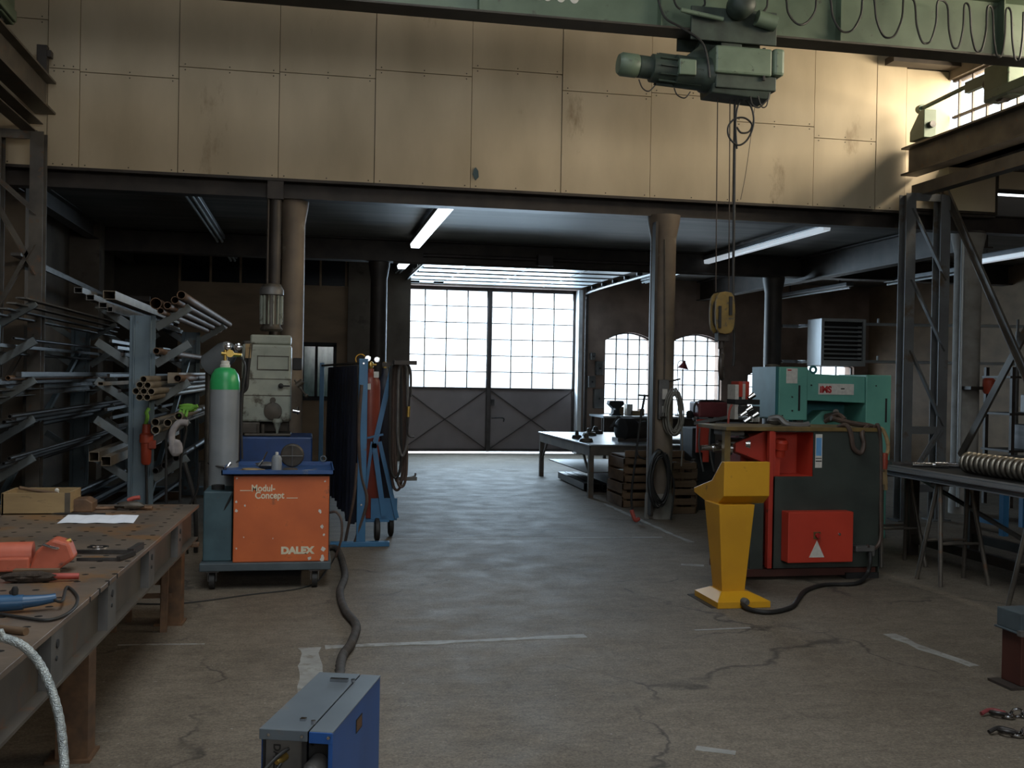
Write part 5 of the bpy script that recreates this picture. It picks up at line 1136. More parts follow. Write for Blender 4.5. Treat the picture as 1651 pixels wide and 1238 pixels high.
MB().tube([at(1018, 822, 'y', 11.3), at(1024, 838, 'y', 11.28), at(1030, 836, 'y', 11.3)], .024).build('grip', 'redplastic', o, smooth=True)
MB().bar(at(1029, 637, 'y', 11.3), at(1045, 638, 'y', 11.3), .02, .02).build('cross_bar', 'blackmat', o)

# ================================================================== steel work table by the gate, crates, bench
t = thing('work_table', (4.9, 15.3, 0), 'grey steel work table standing before the gate, bright with daylight', 'table')
TX0, TX1, TY0, TY1, TZ = 3.78, 6.1, 13.75, 16.95, .74
MB().bx(TX0, TX1, TY0, TY1, TZ-.02, TZ).build('tabletop', 'glaretop', t, bevel=.002)
MB().bx(TX0+.02, TX0+.03, TY0+.02, TY1-.02, TZ-.15, TZ-.02).bx(TX0+.02, TX1-.02, TY0+.02, TY0+.03, TZ-.15, TZ-.02).bx(TX0+.02, TX0+.08, TY0+.02, TY1-.02, TZ-.16, TZ-.15).build('apron', 'truss', t)
for (x, y) in ((TX0+.05, TY0+.06), (TX0+.05, TY1-.06), (TX1-.05, TY0+.06), (TX1-.05, TY1-.06)):
    l = MB().rhs((x, y, 0), (x, y, TZ-.15), .07, .07, .005).build('leg', 'truss', t)
    if x < 4: MB().bar((x, y+(.4 if y < 15 else -.4), TZ-.16), (x, y+(.02 if y < 15 else -.02), TZ-.46), .03, .03).build('brace', 'truss', l)
MB().bx(TX0+.1, TX1-.1, TY0+.5, TY1-.4, .30, .315).build('lower_shelf', 'dusty', t)
for i in range(3):
    q = MB().rhs((4.0+.115*i, 14.6-.1*i, .07), (4.05+.115*i, 16.4, .07), .10, .10, .006); tag(q.build('box_section', 'mill'), ['left one of the three square tubes under the work table', 'middle one of the three square tubes under the work table', 'right one of the three square tubes under the work table'][i], 'box section', 'square tubes under the work table')
q = MB().bx(4.5, 5.9, 14.0, 16.2, 0, .22); tag(q.build('steel_stack', 'mill', None, bevel=.01), 'low dark stack of steel under the work table', 'steel stack')
a = at(985, 705, 'z', TZ)
t = thing('machine_casting', (4.52, 14.6, TZ), 'large dark rounded machine casting on the work table, left of the column', 'casting')
MB().lathe([(.14, 0), (.17, .02), (.17, .22), (.14, .26)], (4.45, 14.5, TZ+.17), (1, .35, 0), 24).build('drum', 'blackmat', t, smooth=True)
MB().lathe([(.12, 0), (.13, .04), (.15, .18), (.10, .24)], (4.70, 14.58, TZ+.15), (1, .35, 0), 20).build('end_bell', 'dark_steel', t, smooth=True)
MB().bx(4.40, 4.95, 14.42, 14.72, TZ, TZ+.05).build('foot', 'dark_steel', t)
MB().bar(at(985, 690, 'y', 14.6), at(998, 672, 'y', 14.8), .05, .03).build('handle', 'dark_steel', t)
for i, (px, py, s_, lab) in enumerate(((950, 699, .09, 'dark lump of tooling at the back of the work table, behind the small press pad'), (960, 696, .10, 'dark round tool on the back half of the work table'), (945, 709, .08, 'small dark pad near the middle of the work table'), (930, 704, .06, 'flat dark block toward the left of the work table'))):
    p = at(px, py+3, 'z', TZ); q = MB().lathe([(s_*1.2, 0), (s_*1.3, .01), (s_*1.1, .05), (s_*.5, .06), (s_*.4, .11), (.02, .12)], p, n=14); tag(q.build('tooling_block', ('grime', 'dark_steel')[i % 2], None, smooth=True), lab, 'tool')
q = MB().bx(5.1, 5.6, 14.1, 14.6, TZ, TZ+.03).bx(5.15, 5.5, 14.2, 14.5, TZ+.03, TZ+.045); tag(q.build('plate_offcuts', 'dusty'), 'grey plate offcuts on the work table just left of the column', 'offcuts')
def crate(x, y, z, label, wx=.88, wy=.7, h=.32):
    t = thing('slatted_crate', (x+wx/2, y+wy/2, z), label, 'crate', 'wooden crates left of the column')
    for (yy, s) in ((y, 1), (y+wy-.018, -1)):
        for (z0, z1) in ((.0, .085), (.105, .19), (.225, .305)):
            MB().bx(x, x+wx, yy, yy+.018, z+z0+.005, z+z1).build('slat', 'crate', t, bevel=.002)
    for xx in (x, x+wx-.018):
        for (z0, z1) in ((.0, .14), (.17, .305)): MB().bx(xx, xx+.018, y, y+wy, z+z0+.005, z+z1).build('end_board', 'crate', t, bevel=.002)
    for xx in (x+.02, x+wx-.07):
        for yy in (y+.02, y+wy-.07): MB().bx(xx, xx+.05, yy, yy+.05, z, z+h-.005).build('corner_post', 'crate', t)
    MB().bx(x+.02, x+wx-.02, y+.02, y+wy-.02, z+.005, z+.02).build('bottom', 'crate', t)
    return t
crate(3.96, 12.75, 0, 'bottom wooden crate of the stack left of the column')
crate(3.98, 12.77, .322, 'middle wooden crate of the stack left of the column')
q = MB().bx(4.0, 4.85, 12.78, 13.4, .645, .66).bx(4.0, 4.85, 12.78, 12.80, .66, .73); tag(q.build('wooden_tray', 'crate'), 'shallow wooden tray topping the crate stack left of the column', 'tray')
crate(4.38, 11.95+.15, 0, 'wooden crate standing behind and right of the column', wx=.34, wy=.5)
crate(4.40, 11.97+.15, .322, 'upper wooden crate behind and right of the column', wx=.33, wy=.48)
# bench under the arched windows
t = thing('window_bench', (7.6, 21.2, 0), 'long dark workbench under the arched windows', 'workbench')
MB().bx(5.95, 9.4, 20.55, 21.65, .84, .88).build('benchtop', 'glaretop', t)
MB().bx(5.95, 9.4, 20.65, 20.68, .1, .84).build('front_panel', 'dark_steel', t)
for x in (6.0, 7.6, 9.3):
    for y in (20.6, 21.55): MB().bx(x-.03, x+.03, y-.03, y+.03, 0, .84).build('leg', 'dark_steel', t)
for i, (px, w_, h_, m, lab) in enumerate(((1000, .10, .18, 'palewood', 'small upright wooden block on the window bench'), (1013, .13, .24, 'label', 'pale box on the window bench against the panes'), (1022, .22, .10, 'palewood', 'low wooden box on the window bench'), (1033, .10, .14, 'rust', 'rusty pot on the window bench near the column'))):
    p = at(px, 672, 'y', 21.1); q = MB().bx(p.x-w_/2, p.x+w_/2, 21.0, 21.2, .88, .88+h_); tag(q.build('small_box', m, None, bevel=.01), lab, 'box')
p = at(992, 664, 'y', 20.9)
t = thing('bench_vise', (p.x, 20.9, .88), 'dark waisted bench vise silhouetted at the left end of the window bench', 'vise')
MB().ext([(-.13, 0), (.13, 0), (.07, .05), (.06, .14), (.17, .24), (.15, .31), (-.15, .31), (-.17, .24), (-.06, .14), (-.07, .05)], (p.x, 20.8, .88), (p.x, 21.0, .88), (0, 0, 1)).build('body', 'blackmat', t, bevel=.01)
MB().cyl((p.x-.05, 20.7, 1.0), (p.x-.05, 20.9, 1.06), .02).build('screw', 'mill', t)
# desk lamp silhouetted in the second arched window
p = at(1102, 590, 'y', 20.9)
t = thing('bench_lamp', (p.x+.15, 20.9, .88), 'small cone-shaded bench lamp silhouetted against the second arched window', 'lamp')
MB().lathe([(.12, -.06), (.03, .08), (.025, .11), (.01, .12)], p, (.2, 0, 1), 18).build('lamp_shade', 'maroon', t, smooth=True)
MB().tube([p+Vector((.02, 0, .1)), p+Vector((-.12, .02, .05)), p+Vector((-.1, .02, -.5)), Vector((p.x-.1, 20.92, .9))], .008).build('arm', 'dark_steel', t, smooth=True)
MB().lathe([(.07, 0), (.07, .02), (.02, .03)], (p.x-.1, 20.92, .88), n=16).build('base', 'dark_steel', t)

# ================================================================== band saw with the red arm and the tool press behind the yellow console
BY = 12.6
B_ = lambda px, py, Y=BY: at(px, py, 'y', Y)
t = thing('band_saw', B_(1150, 830)*1.0, 'maroon band saw with a red side panel, right of the column', 'saw'); t.location.z = 0
a, b = B_(1112, 740), B_(1135, 675)
MB().ext([(0, .10), (.09, .10), (.09, -.02), (.17, -.02), (.17, .52), (0, .52)], (a.x, BY-.22, a.z), (a.x, BY-.20, a.z), (0, 0, 1)).build('side_panel', 'redbox', t)
a, b = B_(1122, 672), B_(1172, 648)
MB().bx(a.x, b.x, BY-.1, BY+.25, a.z, b.z).build('saw_head', 'maroon', t, bevel=.02)
MB().tube([B_(1119, 665), B_(1122, 650), B_(1140, 646), B_(1165, 648), B_(1176, 660), B_(1174, 680)], .014).build('hose', 'rubber', t, smooth=True)
MB().ext([(-.30, -.04), (.16, .06), (.16, .10), (-.30, .0)], B_(1158, 681, BY-.35), B_(1158, 681, BY-.05), (0, 0, 1)).build('chute', 'dusty', t)
a, b = B_(1100, 830), B_(1180, 690)
MB().bx(a.x, b.x, BY-.15, BY+.4, 0.0, .36).bx(a.x+.08, b.x-.05, BY-.1, BY+.35, .36, b.z).build('machine_bed', 'blackmat', t, bevel=.01)

q = MB()
for px in (1128, 1145, 1158): q.tube([B_(px, 690, BY-.3), B_(px-1, 720, BY-.3), B_(px+6, 760, BY-.3)], .012)
q.build('coolant_pipes', 'dusty', t, smooth=True)
MB().cyl(B_(1118, 740, BY-.25), B_(1122, 828, BY-.25), .03).bar(B_(1122, 760, BY-.25), B_(1108, 828, BY-.25), .04, .03).build('stand_leg', 'dark_steel', t)
for i, px in enumerate((1112, 1122, 1146, 1160)):
    q_ = B_(px, 668+(i % 2)*4, BY+.1)
    MB().lathe([(.03, -.05), (.045, -.03), (.045, .03), (.02, .05)], q_, n=14).build('knob', 'chrome' if i % 2 else 'blackmat', t, smooth=True)

# mint green ironworker
GYm = 10.0
G_ = lambda px, py, Y=GYm: at(px, py, 'y', Y)
t = thing('ironworker', (5.45, 10.3, 0), 'mint green punching machine standing behind the red and black one', 'machine')
a, b = G_(1255, 677), G_(1300, 592)
MB().bx(a.x, b.x+.02, GYm, GYm+.62, a.z, b.z).build('left_head', 'mint', t, bevel=.008)
MB().bx(a.x-.03, a.x, GYm+.02, GYm+.60, a.z+.02, b.z).build('head_seam', 'mintdark', t)
pts = [G_(1285, 605), G_(1300, 594), G_(1312, 605), G_(1395, 607), G_(1395, 646), G_(1305, 645), G_(1290, 645)]
c_ = G_(1295, 640)
body = [(b.x-.02, b.z-.07), (b.x+.02, b.z-.01), (G_(1310, 603).x, G_(1340, 603).z), (G_(1396, 603).x, G_(1340, 603).z-.02), (G_(1396, 640).x, G_(1340, 646).z-.02), (b.x-.02, G_(1340, 646).z)]
bd = MB().ext([(x-c_.x, z-c_.z) for x, z in body], (c_.x, GYm+.015, c_.z), (c_.x, GYm+.55, c_.z), (0, 0, 1)).build('bridge', 'mint', t, bevel=.005)
MB().bx(G_(1304, 640).x, G_(1398, 640).x, GYm+.45, GYm+.58, G_(1340, 720).z, G_(1340, 640).z).build('throat', 'mintdark', t)
a2, b2 = G_(1394, 742), G_(1437, 605)
MB().ext([(a2.x-a2.x, b2.z-a2.z), (b2.x-a2.x, b2.z-a2.z), (b2.x-a2.x, 0), (a2.x-a2.x+.03, 0), (a2.x-a2.x+.03, .18), (0, .42)], (a2.x, GYm-.005, a2.z), (a2.x, GYm+.6, a2.z), (0, 0, 1)).build('right_head', 'mint', t, bevel=.008)
MB().bx(G_(1290, 640).x, b2.x, GYm+.05, GYm+.6, .0, G_(1340, 700).z).build('pedestal', 'mint', t, bevel=.01)
lb = MB().bx(G_(1320, 640).x, G_(1377, 640).x, GYm+.008, GYm+.0135, G_(1340, 633).z-.02, G_(1340, 617).z-.01).build('name_plate', 'label', bd)
p = G_(1322, 629.5, GYm+.006); text('iMS', lb, (p.x, GYm+.0065, p.z-.02), .095, 'redink', sx=.95, bold=.0045)
MB().bx(G_(1356, 640).x, G_(1362, 640).x, GYm+.006, GYm+.0075, G_(1340, 625).z-.015, G_(1340, 624).z-.01).build('printed_dash', 'blackink', lb)
st = MB().bx(G_(1267, 640).x, G_(1285, 640).x, GYm-.0035, GYm, G_(1340, 619).z, G_(1340, 595).z).build('sticker', 'label', t)
MB().bx(G_(1269, 640).x, G_(1275, 640).x, GYm-.005, GYm-.003, G_(1340, 599).z, G_(1340, 597).z).build('sticker_mark', 'redink', st)
q = MB().bx(G_(1287, 640).x, G_(1290, 640).x, GYm-.004, GYm+.01, G_(1340, 663).z, G_(1340, 622).z); q.build('slot', 'blackmat', t)
q = MB().bx(G_(1427, 640).x, G_(1430, 640).x, GYm-.008, GYm+.01, G_(1340, 680).z, G_(1340, 641).z); q.build('slot', 'blackmat', t)
for (px, py) in ((1277, 640), (1277, 662), (1261, 670), (1308, 621), (1412, 622)):
    MB().lathe([(.008, 0), (.008, .012)], G_(px, py)+Vector((0, .002, 0)), (0, -1, 0), 8).build('bolt', 'blackmat', t)
MB().torus(G_(1333, 599)+Vector((0, .3, .02)), .035, .014, (0, 1, 0), 18, 8).build('lifting_ring', 'mintdark', t, smooth=True)
MB().lathe([(.09, 0), (.09, .02), (.03, .03)], (G_(1258, 640).x+.05, GYm+.3, b.z), n=18).build('filler_cap', 'grime', t, smooth=True)
MB().ext([(-.26, -.12), (.26, -.12), (.20, .02), (.08, .11), (-.08, .11), (-.20, .0)], G_(1352, 680)+Vector((0, .2, 0)), G_(1352, 680)+Vector((0, .42, 0)), (0, 0, 1)).build('punch_tooling', 'mint', t, bevel=.01)
MB().lathe([(.05, 0), (.05, .14), (.03, .18)], G_(1345, 672)+Vector((0, .15, -.02)), (.3, -1, .2), 14).lathe([(.04, 0), (.03, .15)], G_(1360, 670)+Vector((0, .15, -.02)), (-.6, -1, .5), 14).build('punch_holder', 'grime', t, smooth=True)
MB().bx(G_(1292, 640).x, G_(1303, 640).x, GYm+.1, GYm+.2, G_(1340, 690).z, G_(1340, 650).z).build('guide_column', 'dusty', t)
# roll stack (multi-roll tool head) left of the ironworker
R_ = lambda px, py, Y=9.9: at(px, py, 'y', Y)
t = thing('roll_press', (R_(1205, 650).x, 10.0, 0), 'pale and red upright tool press with bright clamps, left of the mint green machine', 'press')
for i, (px, py0, py1, m) in enumerate(((1188, 676, 620, 'label'), (1197, 640, 615, 'redbox'), (1204, 672, 619, 'label'), (1213, 650, 615, 'redbox'))):
    a, b = R_(px-3.5, py0), R_(px+3.5, py1); MB().bx(a.x, b.x, 9.9+.04*i, 10.1+.04*i, a.z, b.z).build('upright_plate', m, t, bevel=.004)
MB().bx(R_(1184, 650).x, R_(1224, 650).x, 9.88, 10.1, R_(1205, 652).z, R_(1205, 644).z).bx(R_(1190, 650).x, R_(1224, 650).x, 9.88, 10.1, R_(1205, 668).z, R_(1205, 655).z).build('clamp_bar', 'blackmat', t, bevel=.006)
for (px, py) in ((1203, 642), (1199, 662), (1209, 672), (1190, 670), (1196, 680)):
    MB().cyl(R_(px, py)+Vector((0, -.06, 0)), R_(px+9, py-6)+Vector((0, -.06, 0)), .022, .03, 12).build('clamp_screw', 'chrome', t, smooth=True)

q = MB()
for k in range(7): p = R_(1203+k*3.4, 680); q.cyl(p, p+Vector((0, 0, .05)), .010, n=8)
q.build('pin_row', 'label', t)
MB().bx(R_(1184, 650).x, R_(1224, 650).x, 9.9, 10.4, 0, R_(1205, 684).z).build('stand', 'dark_steel', t, bevel=.01)
MB().tube([R_(1174, 684), R_(1176, 662), R_(1180, 652)], .012).build('lever', 'redplastic', t, smooth=True)

# ================================================================== red and black section bending machine
RY = 8.0
Q = lambda px, py, Y=RY: at(px, py, 'y', Y)
rx0, rx1, rz1 = 3.78, 4.76, 1.25
RD = .62
t = thing('bending_machine', (4.2, 8.3, 0), 'blackish green and red bending machine with red switch cabinet, right of the yellow console', 'machine')
pk = (3.80, 4.14, Q(1330, 768).z, Q(1330, 697).z)                      # recess opening x0, x1, z0, z1
MB().bx(rx0, rx1, RY, RY+.01, .10, pk[2]).bx(pk[1], rx1, RY, RY+.01, pk[2], rz1-.01).bx(rx0, pk[1], RY, RY+.01, pk[3], rz1-.01).build('front_panel', 'blackgreen', t)
MB().bx(rx1-.01, rx1, RY, RY+RD, .02, rz1-.01).bx(rx0+.01, rx1, RY+RD-.01, RY+RD, .05, rz1-.01).build('side_panel', 'blackgreen', t)
MB().bx(rx0, rx0+.02, RY+.0, RY+.06, .1, rz1-.01).bx(rx0, rx0+.02, RY+.06, RY+RD, .1, pk[2]-.1).build('left_frame', 'red', t)
rc = MB().bx(pk[0]-.0, pk[1]+.02, RY+.30, RY+.31, pk[2], pk[3]).bx(pk[0]-.0, pk[1]+.02, RY+.01, RY+.31, pk[2]-.01, pk[2]).bx(pk[1], pk[1]+.01, RY+.01, RY+.31, pk[2], pk[3]).bx(pk[0]-.01, pk[0], RY+.01, RY+.31, pk[2], pk[3]).bx(pk[0], pk[1], RY+.01, RY+.31, pk[3], pk[3]+.01).build('recess', 'redbox', t)
MB().lathe([(.045, 0), (.045, .06), (.06, .07), (.06, .13), (.04, .15)], (pk[0]+.10, RY+.14, pk[2]+.16), (0, -.3, 1), 16).bx(pk[0]+.03, pk[0]+.10, RY+.12, RY+.3, pk[2], pk[2]+.18).build('hydraulic_valve', 'redbox', rc, smooth=True)
MB().bx(3.36, rx1+.0, RY-.01, RY+RD, rz1-.01, rz1+.022).build('top_plate', 'oily', t, bevel=.003)
MB().bx(3.37, 3.42, RY+.04, RY+.10, .30, rz1-.01).build('corner_post', 'oily', t)
MB().bx(3.66, rx0, RY+.38, RY+RD, .12, rz1-.01).build('gear_case', 'red', t, bevel=.01)
MB().bx(rx0-.035, rx0+.005, RY-.006, RY+.05, .1, rz1-.01).build('corner_frame', 'red', t, bevel=.004)
MB().bx(3.61, rx0-.05, RY+.04, RY+.38, .05, Q(1330, 800).z).build('lower_case', 'blackgreen', t, bevel=.01)
MB().ext([(0, 0), (.30, .12), (.30, -.18), (0, -.07)], (3.50, RY+.12, 1.13), (3.50, RY+.36, 1.13), (0, 0, 1)).build('slide_arm', 'red', t, bevel=.006)
for (px, py, L0, R0) in ((1178, 715, 0, .055), (1152, 722, -.14, .04)):
    p = Q(px, py, RY+.2)
    MB().lathe([(R0*.55, -.12), (R0*.55, -.02), (R0*.9, -.02), (R0*.9, .10), (R0*1.5, .10), (R0*1.6, .14), (R0, .15), (R0, .24)], p, (1, 0, 0), 26).build('bending_roll', 'chrome', t, smooth=True)
MB().bx(3.40, 3.60, RY+.16, RY+.36, Q(1330, 705).z, Q(1330, 690).z).build('bearing_block', 'dusty', t, bevel=.01)
MB().bx(3.48, rx1-.02, RY+.02, RY+RD-.02, .03, .09).build('skid', 'beamend', t)
MB().bx(rx1-.30, rx1+.0, RY-.0, RY+RD, .0, .05).build('right_skid', 'blackmat', t)
cb = MB().bx(3.865, 4.445, RY-.13, RY, Q(1330, 902).z+.0, Q(1330, 822).z).build('switch_cabinet', 'redbox', t, bevel=.006)
cy = RY-.13; zc0, zc1 = Q(1330, 902).z, Q(1330, 822).z
K = lambda px, py: at(px, py, 'y', cy)
a = K(1317, 874); MB().ext([(-.068, -.125), (.068, -.125), (0, .015)], (a.x, cy-.002, a.z), (a.x, cy+.001, a.z), (0, 0, 1)).build('warning_triangle', 'label', cb)
a = K(1317, 863); MB().bx(a.x-.03, a.x+.03, cy-.006, cy, a.z-.03, a.z+.03).build('switch_plate', 'oily', cb)
MB().lathe([(.02, 0), (.018, .025)], (a.x, cy-.006, a.z), (0, -1, 0), 14).bx(a.x-.006, a.x+.006, cy-.04, cy-.006, a.z-.022, a.z+.022).build('main_switch', 'redink', cb)
a = K(1353, 861); MB().lathe([(.013, 0), (.011, .01)], (a.x, cy, a.z), (0, -1, 0), 12).build('lock', 'chrome', cb)
a, b = Q(1314, 754), Q(1326, 700)
sk = MB().bx(a.x, b.x, RY-.0015, RY, a.z, b.z).build('type_label', 'label', t)
MB().bx(a.x+.006, b.x-.006, RY-.0025, RY-.001, a.z+.10, b.z-.03).build('label_picture', 'stblue', sk)
MB().bx(a.x+.004, b.x-.004, RY-.0025, RY-.001, a.z+.05, a.z+.06).bx(a.x+.004, b.x-.004, RY-.0025, RY-.001, a.z+.075, a.z+.082).build('label_rule', 'blackink', sk)
a = Q(1390, 884); cn = MB().bx(a.x-.09, a.x+.085, RY-.06, RY, a.z-.02, a.z+.03).bx(a.x+.04, a.x+.09, RY-.055, RY-.01, a.z-.06, a.z+.0).build('connector', 'dusty', t, bevel=.008)
MB().tube([(a.x-.09, RY-.03, a.z-.0), (a.x-.16, RY-.04, a.z-.03), (a.x-.25, RY-.02, a.z-.04)], .006).build('lead', 'rubber', cn)
# hoses hung on the right side and over the top
MB().tube([Q(1352, 688, RY+.1), Q(1365, 686, RY-.0), Q(1372, 700, RY-.02), Q(1376, 722, RY-.02), Q(1388, 730, RY-.02), Q(1393, 715, RY-.02), Q(1390, 698, RY-.01), Q(1400, 686, RY+.1)], .020).build('hanging_hose', 'hose', t, smooth=True)
MB().tube([Q(1410, 690, RY+.02), Q(1416, 686, RY-.02), Q(1420, 720, RY-.0), Q(1420, 820, RY-.0), Q(1419, 870, RY-.0), Q(1408, 885, RY-.03), Q(1398, 880, RY-.05)], .016).build('side_hose', 'hose', t, smooth=True)
MB().tube([Q(1340, 674, RY+.1), Q(1372, 682, RY+.1), Q(1400, 686, RY+.1), Q(1412, 690, RY+.1)], .022).tube([Q(1330, 680, RY+.3), Q(1350, 668, RY+.2), Q(1362, 676, RY+.1)], .018).build('top_hose', 'hose', t, smooth=True)
q = MB().tube([Q(1240, 676, RY+.3), Q(1256, 674, RY+.25), Q(1268, 684, RY+.2), Q(1292, 686, RY+.2), Q(1304, 684, RY+.2)], .028).blob(Q(1252, 678, RY+.3), (.09, .05, .04), 4)
tag(q.build('glove_heap', 'dusty', None, smooth=True), 'grey cloth and glove heap on top of the red and black machine', 'cloth')
t = thing('coupling_bundle', Q(1424, 740, RY+.3), 'yellowish hose couplings hanging at the right side of the black machine', 'couplings')
t.location = Q(1428, 770, RY+.35)
MB().tube([Vector((rx1-.02, RY+.3, rz1+.02)), Q(1418, 690, RY+.3), Q(1427, 700, RY+.3), Q(1432, 722, RY+.3), Q(1427, 745, RY+.3), Q(1428, 790, RY+.3)], .018).tube([Q(1422, 760, RY+.3), Q(1426, 780, RY+.3)], .03).build('hoses', 'palewood', t, smooth=True)
MB().lathe([(.03, -.07), (.035, 0), (.03, .07)], Q(1425, 743, RY+.28), n=14).build('coupling', 'orangeplug', t, smooth=True)
# cable from machine to console
cb_ = [Q(1403, 890, RY-.04), Q(1403, 905, RY-.09), Q(1398, 925, RY-.1), F(1380, 944)+Vector((0, 0, .018)), F(1330, 946)+Vector((0, 0, .018)), F(1300, 955)+Vector((0, 0, .018)), F(1288, 968)+Vector((0, 0, .018)), F(1275, 983)+Vector((0, 0, .018)), F(1240, 991)+Vector((0, 0, .018)), F(1208, 987)+Vector((0, 0, .022)), F(1192, 977)+Vector((0, 0, .04))]
q = MB().tube(cb_, .017, n=10).build('control_cable', 'rubber', None, smooth=True); tag(q, 'thick black cable running over the floor from the black machine to the yellow console', 'cable')

# ================================================================== yellow control console
t = thing('control_console', (3.13, 7.3, 0), 'yellow pedestal control console with a tapered foot, front right', 'control console')
cx0, cx1, cy0 = 3.005, 3.365, 7.17
prof = [(0, 1.052), (0, .80), (.10, .735), (.28, .71), (.60, .765), (.60, .80), (.24, .895), (.05, 1.052)]
MB().ext([(-y, z) for y, z in prof], (cx0, cy0, 0), (cx1, cy0, 0), (0, 0, 1)).build('head', 'yellow', t, bevel=.004)
hd = MB().ext([(-.26, -.160), (-.58, -.2445), (-.58, -.239), (-.26, -.155)], (cx0+.02, cy0, 1.052), (cx1-.02, cy0, 1.052), (0, 0, 1)).build('key_panel', 'blackmat', t)
for i in range(5): MB().lathe([(.014, 0), (.012, .015)], (cx0+.06+.06*i, cy0+.42, .851), (0, .26, .96), 12).build('push_button', ('redink', 'label', 'blackmat', 'cylgreen', 'label')[i], hd)
z0, z1 = .075, .735
vs = []
for (z, xa, xb, ya, yb) in ((z0, 3.015, 3.19, cy0+.02, cy0+.20), (z1, 2.975, 3.255, cy0+.01, cy0+.30)): vs += [(xa, ya, z), (xb, ya, z), (xb, yb, z), (xa, yb, z)]
MB().add(vs, [(0, 3, 2, 1), (4, 5, 6, 7), (0, 1, 5, 4), (1, 2, 6, 5), (2, 3, 7, 6), (3, 0, 4, 7)]).build('pedestal', 'yellow', t, bevel=.003)
vs = []
for (z, xa, xb, ya, yb) in ((.045, 2.92, 3.33, cy0-.13, cy0+.33), (.095, 3.0, 3.21, cy0+.0, cy0+.22)): vs += [(xa, ya, z), (xb, ya, z), (xb, yb, z), (xa, yb, z)]
MB().add(vs, [(0, 3, 2, 1), (4, 5, 6, 7), (0, 1, 5, 4), (1, 2, 6, 5), (2, 3, 7, 6), (3, 0, 4, 7)]).bx(2.92, 3.33, cy0-.13, cy0+.33, 0, .045).build('base', 'yellow', t, bevel=.004)
MB().lathe([(.028, 0), (.028, .03), (.02, .05)], (3.12, cy0-.12, .05), (.25, -1, 0), 14).build('cable_gland', 'dusty', t, smooth=True)
q = MB().bx(2.88, 3.0, cy0-.10, cy0+.38, 0, .004); tag(q.build('floor_plate', 'mill'), 'thin dark steel plate under the left edge of the yellow console foot', 'plate')

# ================================================================== unit heater, pipes, aisle
t = thing('unit_heater', (8.76, 16.2, 1.94), 'silver louvred unit heater hung above the mint green machine', 'heater')
hx0, hx1, hy0, hz0, hz1 = 8.36, 9.17, 15.95, 1.93, 2.72
MB().bx(hx0, hx1, hy0+.06, hy0+.50, hz0, hz1).build('casing', 'heater', t, bevel=.01)
MB().bx(hx0, hx0+.05, hy0, hy0+.07, hz0, hz1).bx(hx1-.05, hx1, hy0, hy0+.07, hz0, hz1).bx(hx0+.05, hx1-.05, hy0, hy0+.07, hz0, hz0+.09).bx(hx0+.05, hx1-.05, hy0, hy0+.07, hz1-.05, hz1).build('front_frame', 'heater', t, bevel=.006)
MB().bx(hx0+.05, hx1-.05, hy0+.045, hy0+.06, hz0+.09, hz1-.05).build('dark_core', 'blackmat', t)
for k in range(8):
    z = hz0+.13+k*.074
    MB().bar((hx0+.055, hy0+.02, z), (hx1-.14, hy0+.02, z), .045, .008, (0, -.35, .6)).build('louvre', 'heater', t)
    MB().bx(hx1-.14, hx1-.07, hy0+.005, hy0+.03, z-.015, z+.02).build('louvre_clip', 'heater', t)
MB().bx(8.10, hx0+.02, 16.86, 16.90, hz1-.12, hz1-.07).bx(hx0+.02, hx0+.07, 16.4, 16.90, hz1-.12, hz1-.07).build('wall_arm', 'fixture', t)
MB().bx(8.10, hx0+.02, 16.86, 16.90, hz0+.05, hz0+.10).bx(hx0+.02, hx0+.07, 16.4, 16.90, hz0+.05, hz0+.10).build('wall_arm', 'fixture', t)
for i, (z, lab) in enumerate(((2.66, 'upper pale pipe running right from the unit heater'), (2.02, 'lower pale pipe running right from the unit heater'))):
    q = MB().tube([(hx1, hy0+.3, z), (hx1+.4, hy0+.3, z), (XR-.05, hy0-.4, z)], .025, k=3).tube([(hx1+.4, hy0+.3, z), (hx1+.4, hy0+.3, z+.1)], .02, k=1)
    tag(q.build('heating_pipe', 'heater', None, smooth=True), lab, 'pipe', 'heating pipes')
q = MB().cyl((11.55, 15.3, .0), (11.55, 15.3, 2.55), .035).cyl((11.55, 15.3, 2.55), (11.55, 15.3, 2.75), .02); tag(q.build('vertical_pipe', 'dusty', None, smooth=True), 'thin vertical pipe between the right lattice stanchion and the pale column', 'pipe')
q = MB().tube([(8.9, 11.6, 1.95), (11.9, 11.0, 1.95)], .035); q.cyl((8.92, 11.6, 0), (8.92, 11.6, 1.95), .03); tag(q.build('pipe_rail', 'heater', None, smooth=True), 'pale pipe rail right of the pale streaked column', 'pipe')

# shelves and dark machines in the side aisle
t = thing('storage_shelf', (10.4, 12.6, 0), 'dark steel shelving full of parts behind the pale column', 'shelf')
for x in (9.3, 11.5):
    for y in (12.4, 12.95): MB().bx(x-.025, x+.025, y-.025, y+.025, 0, 1.9).build('post', 'dark_steel', t)
for z in (.25, .75, 1.25, 1.75): MB().bx(9.25, 11.55, 12.38, 12.98, z, z+.03).build('shelf_board', 'dark_steel', t)
rnd = random.Random(11)
for k in range(14):
    z = (.28, .78, 1.28)[k % 3]; x = 9.4+.15*k; h = .14+.22*rnd.random(); q = MB().bx(x, x+.12, 12.45, 12.45+.2+.2*rnd.random(), z, z+h)
    tag(q.build('parts_bin', ('grime', 'mill', 'dusty', 'crate')[k % 4], None, bevel=.01), 'dim parts box on the shelving behind the pale column', 'box', 'boxes on the aisle shelving')
t = thing('blue_trestle', (7.9, 10.4, 0), 'blue steel stand in the shade under the ring-shaped parts', 'stand')
